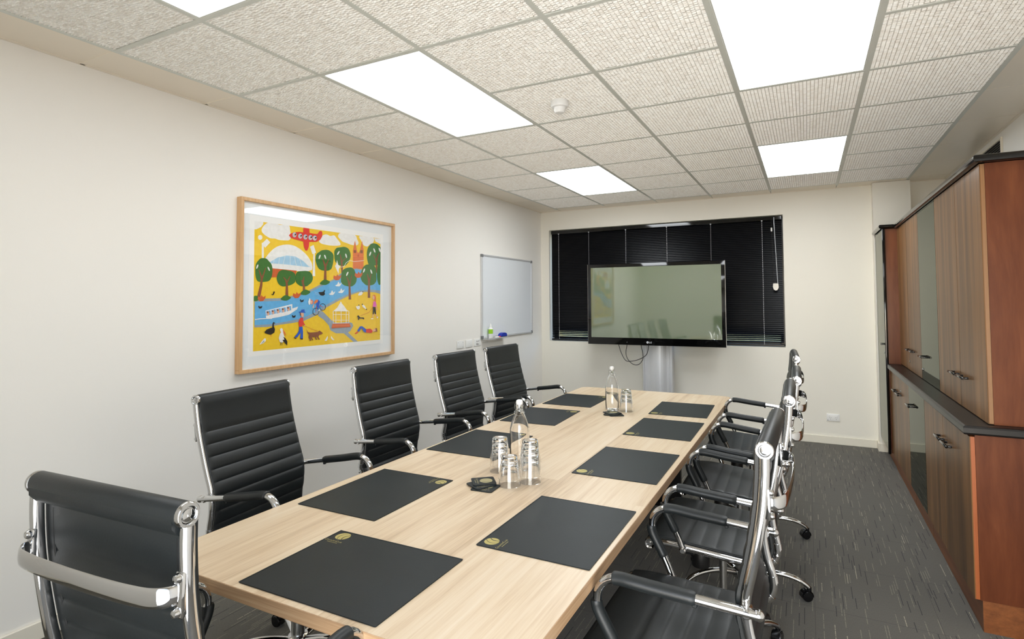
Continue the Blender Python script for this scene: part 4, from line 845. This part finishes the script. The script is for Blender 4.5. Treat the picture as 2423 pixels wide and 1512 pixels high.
# ================================================================ THINGS ON THE TABLE
def logo(parent, cx, cy, r, z, text=True, m='gold_print', sc=1.0):
    """round mark cut by two sweeping arcs, with the lettering below it; cx, cy is the centre of the mark"""
    b = BM(); n = 40
    def arc_strip(fn_a, fn_b):
        k = 18; A = []; B_ = []
        for i in range(k+1):
            v = -1+2*i/k; h = math.sqrt(max(0, 1-v*v)); a = max(-h, min(h, fn_a(v))); c = max(-h, min(h, fn_b(v))); A.append((a, v)); B_.append((max(c, a), v))
        for i in range(k):
            q = [A[i], B_[i], B_[i+1], A[i+1]]
            if abs(q[0][0]-q[1][0])+abs(q[2][0]-q[3][0]) < 1e-3: continue
            vs_ = []
            for p in q:
                if not vs_ or (abs(p[0]-vs_[-1][0])+abs(p[1]-vs_[-1][1])) > 1e-6: vs_.append(p)
            if len(vs_) > 2 and abs(vs_[0][0]-vs_[-1][0])+abs(vs_[0][1]-vs_[-1][1]) < 1e-6: vs_.pop()
            if len(vs_) < 3: continue
            b.faces.new([b.verts.new((cx+p[0]*r, cy+p[1]*r, z)) for p in vs_])
    f1 = lambda v: -.42+.55*(v*v)*1.0+.18*v; f2 = lambda v: .38+.55*(v*v)+.30*v
    arc_strip(lambda v: -2, lambda v: f1(v)-.045); arc_strip(lambda v: f1(v)+.045, lambda v: f2(v)-.07); arc_strip(lambda v: f2(v)+.07, lambda v: 2)
    o = obj('logo_mark', b, m, parent)
    if text:
        for body, sz, dx, dy in (('C', .0125, -.037, -.0395), ('OUNTRY', .0088, -.0287, -.0395), ('C', .0125, .0060, -.0395), ('LUB', .0088, .0145, -.0395)):
            q = text_mesh(body, sz*sc, m, o, 'logo_lettering', ext=0); q.location = (cx+dx*sc, cy+dy*sc, z+.0001)
        b = BM(); x = -.020
        rr_ = random.Random(5)
        while x < .020:
            w_ = rr_.choice((.0008, .0012, .0016)); box(b, cx+x*sc, cx+(x+w_)*sc, cy-.0465*sc, cy-.0446*sc, z, z+.0001); x += w_+.0007
        obj('small_lettering', b, m, o)
    return o
mt = thing('desk_mat', 'x', 'desk mat')
b = BM(); prism(b, rrect(-.2305, .2305, -.180, .180, .004, 3), 0, .0022); obj('pad', b, 'mat_leather', mt)
b = BM()
box(b, -.2305, .2305, -.180, -.1765, .0022, .0028); box(b, -.2305, .2305, .1765, .180, .0022, .0028); box(b, -.2305, -.227, -.1765, .1765, .0022, .0028); box(b, .227, .2305, -.1765, .1765, .0022, .0028)
obj('edge_binding', b, 'mat_leather', mt)
logo(mt, -.2305+.040, .180-.032, .0235, .00235)
MATSPOTS = [(-1.112, 1.159, .4, 'charcoal desk mat at the near end of the table, before the closest chair'),
    (-1.481, 1.673, -90, 'nearest charcoal desk mat on the left side, before the nearest left chair'),
    (-1.513, 2.474, -90, 'charcoal desk mat on the left side behind the near bottle, second along that side'),
    (-1.519, 3.206, -87.5, 'charcoal desk mat on the left side, third along, level with the near bottle neck'),
    (-1.515, 3.815, -89, 'farthest desk mat on the left side of the table, beside the far water bottle'),
    (-.721, 1.667, 90, 'charcoal desk mat nearest on the right side, logo towards the glasses'),
    (-.728, 2.436, 90.3, 'charcoal desk mat second along on the right side of the table'),
    (-.734, 3.180, 90.6, 'charcoal desk mat third along on the right side of the table'),
    (-.754, 3.784, 92.3, 'farthest charcoal desk mat on the right side of the table')]
for i, (x, y, a, lb) in enumerate(MATSPOTS):
    o = mt if i == 0 else copy_tree(mt)
    o.location = (x, y, TZ+.0002); o.rotation_euler = (0, 0, R(a)); tag(o, lb, 'desk mat', 'charcoal desk mats on the table')
# coasters: two fanned stacks
co = thing('coaster', 'x', 'coaster')
b = BM(); prism(b, rrect(-.046, .046, -.046, .046, .010, 4), 0, .0032); obj('pad', b, 'mat_leather', co)
logo(co, 0.0, .010, .026, .00335, True, 'pale_gold_print', .95)
near = [(-1.137, 1.886, 4, 0, 'bottom coaster of the near stack, turned so one corner points right'),
        (-1.166, 1.902, 62, 1, 'middle coaster of the near stack beside the front glasses, mostly covered'),
        (-1.172, 1.928, -51, 2, 'top coaster of the near stack beside the front glasses, gold mark showing')]
far = [(-1.102, 3.428, 30, 0, 'bottom coaster of the far stack in front of the water bottle'),
       (-1.128, 3.428, 5, 1, 'middle coaster of the far stack, mostly covered by the top one'),
       (-1.132, 3.446, -40, 2, 'top coaster of the far stack in front of the half-full bottle')]
for i, (x, y, a, k, lb) in enumerate(near+far):
    o = co if i == 0 else copy_tree(co)
    o.location = (x, y, TZ+.0004+k*.0038); o.rotation_euler = (0, 0, R(a)); tag(o, lb, 'coaster', 'coasters beside the bottles')
# bottles
def bottle(label, x, y, water):
    t = thing('glass_bottle', label, 'bottle', (x, y, TZ+.0003), 0, 'swing-top bottles')
    out = [(.030, 0), (.040, .001), (.0435, .006), (.044, .015), (.044, .150), (.0425, .168), (.037, .190), (.029, .212), (.0205, .232), (.0160, .246), (.0150, .256), (.0172, .260), (.0172, .266), (.0150, .268)]
    inn = [(.0095, .268), (.0095, .256), (.0118, .246), (.0165, .232), (.0255, .212), (.0338, .190), (.0394, .168), (.0408, .150), (.0408, .018), (.036, .009), (.010, .006)]
    b = BM(); rings = [ring(b, Vector((0, 0, z)), Vector((1, 0, 0)), Vector((0, 1, 0)), r, r, 40) for r, z in out+inn]
    skin(b, rings, False, False); b.faces.new(rings[0][::-1]); b.faces.new(rings[-1][::-1])
    bmesh.ops.recalc_face_normals(b, faces=b.faces); obj('body', b, 'clear_glass', t, True)
    if water:
        b = BM(); lathe(b, [(.010, .0065), (.0357, .0095), (.0404, .0185), (.0404, .112)], 40); obj('water', b, 'water', t, True)
    b = BM(); lathe(b, [(.0085, .262), (.0085, .269), (.0145, .270), (.0155, .276), (.0145, .286), (.008, .290)], 24); obj('stopper', b, 'white_plastic', t, True)
    b = BM()
    lathe(b, [(.0182, .2415), (.0182, .2435)], 24)
    for s_ in (-1, 1):
        sweep(b, crom([(.0175*s_, 0, .243), (.021*s_, .004, .255), (.020*s_, .002, .270), (.0135*s_, 0, .280)], 5), .0011, n=6)
        sweep(b, crom([(.0175*s_, 0, .243), (.0215*s_, -.010, .240), (.022*s_, -.018, .232), (.018*s_, -.022, .226)], 5), .0011, n=6)
    sweep(b, crom([(-.018, -.022, .226), (0, -.026, .224), (.018, -.022, .226)], 5), .0011, n=6)
    o = obj('wire_clasp', b, 'brushed_steel', t, True)
    return t
bottle('empty clear swing-top glass bottle standing among the near stacks of glasses', -1.153, 2.205, False).rotation_euler = (0, 0, R(25))
bottle('clear swing-top bottle half full of water at the far end of the table', -1.168, 3.560, True).rotation_euler = (0, 0, R(40))
# tumblers, upside down and nested
b = BM(); Hg = .088
out = [(.0305, Hg), (.0315, Hg-.003)]+[(.0315+.0125*(1-z/(Hg-.003))**1.0, z) for z in (.070, .050, .030, .012)]+[(.0440, 0)]
inn = [(.0424, 0)]+[(.0296+.0128*(1-z/(Hg-.012))**1.0, z) for z in (.012, .030, .050, .068)]+[(.0270, Hg-.012), (.010, Hg-.011)]
rings = [ring(b, Vector((0, 0, z)), Vector((1, 0, 0)), Vector((0, 1, 0)), r, r, 36) for r, z in out+inn]
skin(b, rings, False, False); b.faces.new(rings[0]); b.faces.new(rings[-1])
bmesh.ops.recalc_face_normals(b, faces=b.faces)
g0 = obj('drinking_glass', b, 'clear_glass', None, True); first = True
WH_ = {1: 'bottom', 2: 'second', 3: 'third', 4: 'top'}
for (x, y, n, place) in ((-1.197, 2.105, 3, 'left near stack, beside the bottle'), (-1.070, 1.957, 2, 'short front stack nearest the camera'), (-1.014, 2.030, 4, 'tall right near stack'), (-1.077, 3.575, 3, 'stack beside the half-full bottle')):
    for k in range(n):
        o = g0 if first else g0.copy()
        if not first: COL.objects.link(o)
        first = False
        o.location = (x, y, TZ+.0003+k*.0265); o.rotation_euler = (0, 0, k*1.3)
        w = 'bottom' if k == 0 else ('topmost' if k == n-1 else ('second' if k == 1 else 'third'))
        tag(o, 'upturned clear tumbler, %s of the %s' % (w, place), 'drinking glass', 'stacked upturned tumblers')
# ================================================================ OFFICE CHAIR
def make_chair():
    t = thing('office_chair', 'x', 'chair')
    HY = .236
    prof = crom([(-.242, 0, 1.074), (-.240, 0, 1.03), (-.233, 0, .96), (-.221, 0, .89), (-.204, 0, .81), (-.188, 0, .745), (-.185, 0, .70), (-.193, 0, .645), (-.206, 0, .595), (-.207, 0, .552), (-.188, 0, .518), (-.145, 0, .503), (-.08, 0, .502), (0, 0, .506), (.10, 0, .511), (.18, 0, .513), (.232, 0, .508)], 8)
    # arc length
    S_ = [0.0]
    for a, c in zip(prof, prof[1:]): S_.append(S_[-1]+(c-a).length)
    def at(s):
        if s < 0:
            tg = (prof[1]-prof[0]).normalized(); return prof[0]+tg*s, tg
        s = max(0, min(S_[-1]-1e-6, s))
        for i in range(len(S_)-1):
            if S_[i+1] >= s:
                k = (s-S_[i])/(S_[i+1]-S_[i]); p = prof[i].lerp(prof[i+1], k); tg = (prof[min(i+2, len(prof)-1)]-prof[max(i-1, 0)]).normalized(); return p, tg
    LT = S_[-1]
    # side frames
    for s_ in (-1, 1):
        b = BM(); sweep(b, [Vector((p.x, s_*HY, p.z)) for p in prof], .0105, .0125, 14)
        # clamp collars on the lower back bend
        for ss in (.50, .56):
            p, tg = at(ss); p = Vector((p.x, s_*HY, p.z)); sweep(b, [p-tg*.010, p+tg*.010], .0122, .0142, 14)
        p, tg = at(.53); lathe(b, [(.0055, .011), (.0055, .0145), (.003, .016)] if s_ > 0 else [(.0055, -.011), (.0055, -.0145), (.003, -.016)], 10, (p.x, s_*HY, p.z), 'y')
        obj('side_frame', b, 'chrome', t, True)
    # sling: ribbed panel, split into backrest and seat
    seams = [.115+.050*i for i in range(10)]
    split = .605
    seams = [s for s in seams if s < split-.02]+[split]
    back_seams = [-.024]+seams
    seat_seams = [split, split+.050]+[split+.050+.053*i for i in range(1, 6)]
    seat_seams = [s for s in seat_seams if s < LT-.075]+[LT+.004]
    def sling(name, sm, plain_first, plain_last):
        b = BM(); rows = []; hw = .233; LIFT = .0125; BV = .0058 if name == 'backrest' else .0026
        for i in range(len(sm)-1):
            a, c = sm[i], sm[i+1]; n = 10
            for k in range(n+(1 if i == len(sm)-2 else 0)):
                u = k/n; s = a+(c-a)*u; flat_ = (i == 0 and plain_first) or (i == len(sm)-2 and plain_last)
                bulge = (BV*.7*min(1, (u/.10)**.5 if u < .10 else 1)*min(1, ((1-u)/.10)**.5 if u > .90 else 1)) if flat_ else BV*(max(0, math.sin(PI*u)))**.5
                p, tg = at(s); nrm = Vector((-tg.z, 0, tg.x))
                if nrm.x < 0 and abs(nrm.x) > abs(nrm.z): nrm = -nrm
                if nrm.z < 0 and abs(nrm.z) > abs(nrm.x): nrm = -nrm
                nrm = Vector((-tg.z, 0, tg.x)) # forward/up side
                rows.append((p, nrm, bulge))
        R_ = []
        for p, nrm, bulge in rows:
            L = []
            cs = [(-hw, .001, 0), (-hw, .0075, .25), (-hw+.006, .0088, .75), (-hw+.02, .009, 1), (-.07, .009, 1), (.07, .009, 1), (hw-.02, .009, 1), (hw-.006, .0088, .75), (hw, .0075, .25), (hw, .001, 0), (hw-.006, 0, 0), (hw-.036, -.001, -.6), (-hw+.036, -.001, -.6), (-hw+.006, 0, 0)]
            for y, o_, kb in cs:
                L.append(b.verts.new(p+nrm*(o_+LIFT+bulge*kb)+Vector((0, y, 0))))
            R_.append(L)
        skin(b, R_); bmesh.ops.recalc_face_normals(b, faces=b.faces)
        return obj(name, b, 'chair_leather', t, True)
    sling('backrest', back_seams, True, False); sling('seat', seat_seams, False, True)
    # zip seam along each long edge of the back
    for s_ in (-1, 1):
        b = BM(); pts = []
        for i in range(0, 60):
            p, tg = at(.03+.54*i/59); nrm = Vector((-tg.z, 0, tg.x)); pts.append(p+nrm*.0105+Vector((0, s_*.196, 0)))
        sweep(b, pts, .0022, n=6)
        obj('seam_piping', b, 'black_rubber', t, True)
    # head roll
    hx_, hz_ = -.243, 1.091
    b = BM(); lathe(b, [(.0195, -.231), (.0212, -.227), (.0212, .227), (.0195, .231)], 26, (hx_, 0, hz_), 'y')
    prism(b, [(hx_-.0205, hz_-.004), (hx_-.019, hz_-.020), (hx_-.006, hz_-.034), (hx_+.004, hz_-.034), (hx_+.004, hz_)], -.224, .224, axis='y')
    hr = obj('head_roll', b, 'chair_leather', t, True)
    for s_ in (-1, 1):
        b = BM(); q = [(.0175, .229), (.0208, .2305), (.0215, .233), (.0215, .2375), (.0195, .2405), (.0150, .2405), (.0125, .2365), (.0125, .2355)]
        lathe(b, [(r, s_*y) for r, y in q], 28, (hx_, 0, hz_), 'y')
        lathe(b, [(r, s_*y) for r, y in ((.011, .235), (.0105, .2385), (.005, .2395))], 20, (hx_, 0, hz_), 'y')
        lathe(b, [(.0035, s_*.2392), (.003, s_*.241)], 6, (hx_, 0, hz_), 'y')
        obj('end_cap', b, 'chrome', hr, True)
    # front seat roll
    fx, fz = .240, .500
    b = BM(); lathe(b, [(.0185, -.219), (.020, -.214), (.020, .214), (.0185, .219)], 24, (fx, 0, fz), 'y'); fr = obj('front_roll', b, 'chair_leather', t, True)
    for s_ in (-1, 1):
        b = BM(); lathe(b, [(r, s_*y) for r, y in ((.0170, .218), (.0205, .222), (.0210, .234), (.0180, .239), (.0120, .238), (.010, .2345))], 26, (fx, 0, fz), 'y')
        lathe(b, [(.006, s_*.234), (.005, s_*.2375)], 12, (fx, 0, fz), 'y'); obj('end_cap', b, 'chrome', fr, True)
    # chrome pull bar behind the back
    z0 = .967; bx = -.230
    half = [(bx-.010, .231, z0), (bx-.022, .230, z0), (bx-.036, .223, z0), (bx-.047, .206, z0), (bx-.053, .178, z0), (bx-.058, .11, z0), (bx-.060, 0, z0)]
    pts = crom(half+[(x, -y, z) for x, y, z in half[-2::-1]], 5)
    b = BM(); sweep(b, pts, .0165, .0040, 14, up=Vector((0, 0, 1)))
    pb = obj('pull_bar', b, 'chrome', t, True)
    for s_ in (-1, 1):
        b = BM(); box(b, bx-.0215, bx-.011, s_*.234-.010, s_*.234+.010, .930, 1.004, .004, seg=2)
        for zz in (.994, .940): lathe(b, [(.0085, -.021), (.0085, -.024), (.006, -.0285), (.001, -.030)], 22, (bx, s_*.234, zz), 'x')
        obj('bolt_plate', b, 'chrome', pb, True)
    # arm rests
    for s_ in (-1, 1):
        c0 = Vector((.117, s_*.270, .680)); rb_ = .060
        path = [Vector((-.216, s_*.259, .7165)), Vector((-.184, s_*.260, .7185)), Vector((-.02, s_*.266, .730)), Vector((.07, s_*.270, .7365))]
        for k in range(8):
            a = PI/2*(1-k/7); path.append(c0+Vector((rb_*math.cos(a), 0, rb_*math.sin(a))))
        path += [Vector((.175, s_*.269, .650)), Vector((.150, s_*.267, .600)), Vector((.126, s_*.263, .550)), Vector((.112, s_*.259, .515))]
        b = BM(); sweep(b, path, .0135, .0115, 16)
        lathe(b, [(.012, s_*.232), (.013, s_*.246), (.0125, s_*.268), (.009, s_*.272)], 16, (-.190, 0, .7175), 'y')
        bmesh.ops.create_uvsphere(b, u_segments=14, v_segments=8, radius=.0135, matrix=Matrix.Translation((-.216, s_*.259, .7165)))
        lathe(b, [(.011, s_*.240), (.0125, s_*.262), (.0125, s_*.272), (.008, s_*.276)], 16, (.112, 0, .512), 'y')
        ar = obj('armrest', b, 'chrome', t, True)
        pth = [Vector((-.075, s_*.2635, .7265)), Vector((-.03, s_*.2658, .7295)), Vector((.03, s_*.268, .7335)), Vector((.085, s_*.2705, .7385)), Vector((.112, s_*.270, .7400)), Vector((.133, s_*.2705, .7385))]
        b = BM(); pth = crom(pth, 4); nn = len(pth); sweep(b, pth, [.0150 if i in (0, nn-1) else .0192 for i in range(nn)], [.0135 if i in (0, nn-1) else .0162 for i in range(nn)], 18)
        box(b, -.078, -.066, s_*.2635-.006, s_*.2635+.006, .706, .716, .002)
        obj('arm_pad', b, 'chair_leather', ar, True)
        b = BM(); pth = crom([Vector((.1805, s_*.270, .676)), Vector((.176, s_*.269, .650)), Vector((.151, s_*.267, .602)), Vector((.138, s_*.265, .577))], 4); nn = len(pth)
        sweep(b, pth, [.0150 if i in (0, nn-1) else .0172 for i in range(nn)], [.0138 if i in (0, nn-1) else .0158 for i in range(nn)], 16)
        obj('post_sleeve', b, 'chair_leather', ar, True)
    # under-seat mechanism
    b = BM(); box(b, -.11, .13, -.085, .085, .430, .478, .010, seg=2); box(b, -.09, -.055, -.232, .232, .484, .496, .003); box(b, .075, .11, -.232, .232, .486, .499, .003); box(b, -.09, .11, -.08, .08, .476, .486)
    me_ = obj('tilt_mechanism', b, 'black_satin', t, True)
    b = BM(); lathe(b, [(.034, .350), (.036, .354), (.036, .412), (.030, .430)], 22, (.085, 0, 0)); obj('tension_knob', b, 'black_plastic', me_, True)
    b = BM(); sweep(b, crom([(-.05, -.085, .452), (-.05, -.17, .448), (-.052, -.225, .440)], 4), .005, n=8); prism(b, [(-.062, .455), (-.040, .455), (-.036, .42), (-.040, .365), (-.060, .365), (-.066, .42)], -.236, -.229, axis='y'); obj('height_lever', b, 'chrome', me_, True)
    # gas lift
    b = BM(); lathe(b, [(.026, .085), (.026, .250), (.024, .256), (.0145, .258), (.0145, .432)], 24); g = obj('gas_lift', b, 'brushed_steel', t, True)
    b = BM(); lathe(b, [(.027, .100), (.038, .098), (.042, .090), (.042, .062), (.036, .056), (.02, .056)], 28); hub = obj('base_hub', b, 'chrome', t, True)
    for k in range(5):
        a = 2*PI*k/5; ca, sa = math.cos(a), math.sin(a)
        P = [Vector((r*ca, r*sa, z)) for r, z in ((.030, .080), (.09, .096), (.15, .104), (.21, .101), (.26, .089), (.295, .071), (.306, .060))]
        b = BM(); P = crom(P, 4); nn = len(P)
        sweep(b, P, [.0165-.0045*i/nn for i in range(nn)], [.013-.003*i/nn for i in range(nn)], 14, up=Vector((-sa, ca, 0)))
        lg = obj('base_leg', b, 'chrome', t, True)
        b = BM(); w = .021; cr = a+R(25+47*k); cx_, cy_ = .308*ca, .308*sa; ux, uy = math.cos(cr), math.sin(cr)
        ox, oy = cx_-.014*ux, cy_-.014*uy
        for s_ in (-1, 1):
            prf = [(.010, .004), (.0235, .004), (.0250, .008), (.0250, .016), (.022, .0205), (.008, .0215)]
            axv = Vector((-uy, ux, 0))*s_; A = Vector((ux, uy, 0)); Z = Vector((0, 0, 1)); rings = [ring(b, Vector((ox, oy, .0252))+axv*h, A, Z, r, r, 22) for r, h in prf]; skin(b, rings)
        # hood over the wheels
        for s_ in (0,):
            A = Vector((ux, uy, 0)); Nn = Vector((-uy, ux, 0)); pr = []
            for q in range(11):
                th = R(-12+q*20.4); pr.append((math.cos(th)*.0285, math.sin(th)*.0285))
            ring_o = [[b.verts.new(Vector((ox, oy, .0252))+A*p[0]+Vector((0, 0, p[1]))+Nn*h) for p in pr] for h in (-.0155, .0155)]
            for q in range(len(pr)-1): b.faces.new((ring_o[0][q], ring_o[0][q+1], ring_o[1][q+1], ring_o[1][q]))
        lathe(b, [(.010, .044), (.010, .062), (.006, .066)], 14, (cx_, cy_, 0))
        bmesh.ops.recalc_face_normals(b, faces=b.faces)
        obj('caster', b, 'black_gloss' if False else 'black_satin', lg, True)
    return t
UP = ('side_frame', 'backrest', 'seat', 'seam_piping', 'head_roll', 'front_roll', 'pull_bar', 'armrest', 'tilt_mechanism')
LOW = ('base_hub', 'base_leg')
ch0 = make_chair()
G = 'black ribbed office chairs around the table'
CH = [  # x, y, facing, recline, lift, base turn, label
    (-1.895, 1.653, 6.0, 5.6, .006, 150, 'black ribbed chrome-armed office chair nearest on the left side, below the picture'),
    (-1.960, 2.537, .8, 2.5, .000, 20, 'black ribbed office chair second along the left side, right of the picture frame'),
    (-1.970, 3.318, -.6, 3.8, .000, 40, 'black ribbed office chair third along the left side, below the wall plates'),
    (-1.957, 3.960, -3.0, 4.0, .000, 10, 'black ribbed office chair farthest on the left side, under the whiteboard'),
    (-.322, 1.676, 179.0, -1.3, .002, 200, 'black office chair nearest on the right side, its seat and armrests filling the bottom right'),
    (-.327, 2.392, 181.0, 1.5, .014, -128, 'black office chair second along the right side, partly behind the nearest one'),
    (-.329, 3.040, 181.0, 3.0, .008, -178, 'black office chair third along the right side of the table'),
    (-.335, 3.800, 182.7, 1.7, .024, -177, 'black office chair farthest on the right side, closest to the back wall'),
    (-1.146, .770, 93.0, -2.4, .008, 10, 'black office chair at the near end of the table seen from behind, bottom left'),
]
CHAIRS = []
for i, (x, y, a, tl, dz, bt, lb) in enumerate(CH):
    c = ch0 if i == 0 else copy_tree(ch0)
    c.location = (x, y, .0005); c.rotation_euler = (0, 0, R(a)); tag(c, lb, 'chair', G); CHAIRS.append(c)
CHAIRS[-1].scale = (.96, .93, 1)
for c, (x, y, a, tl, dz, bt, lb) in zip(CHAIRS, CH):
    an = -R(tl); P0 = Vector((0, 0, .45)); Rm = Matrix.Rotation(an, 3, 'Y'); off = P0-Rm@P0
    for ch in children(c):
        nm = ch.name.split('.')[0]
        if nm in UP: ch.rotation_euler = (0, an, 0); ch.location = off+Vector((0, 0, dz))
        elif nm == 'gas_lift': ch.location = (0, 0, dz*.5)
        elif nm in LOW: ch.rotation_euler = (0, 0, R(bt))
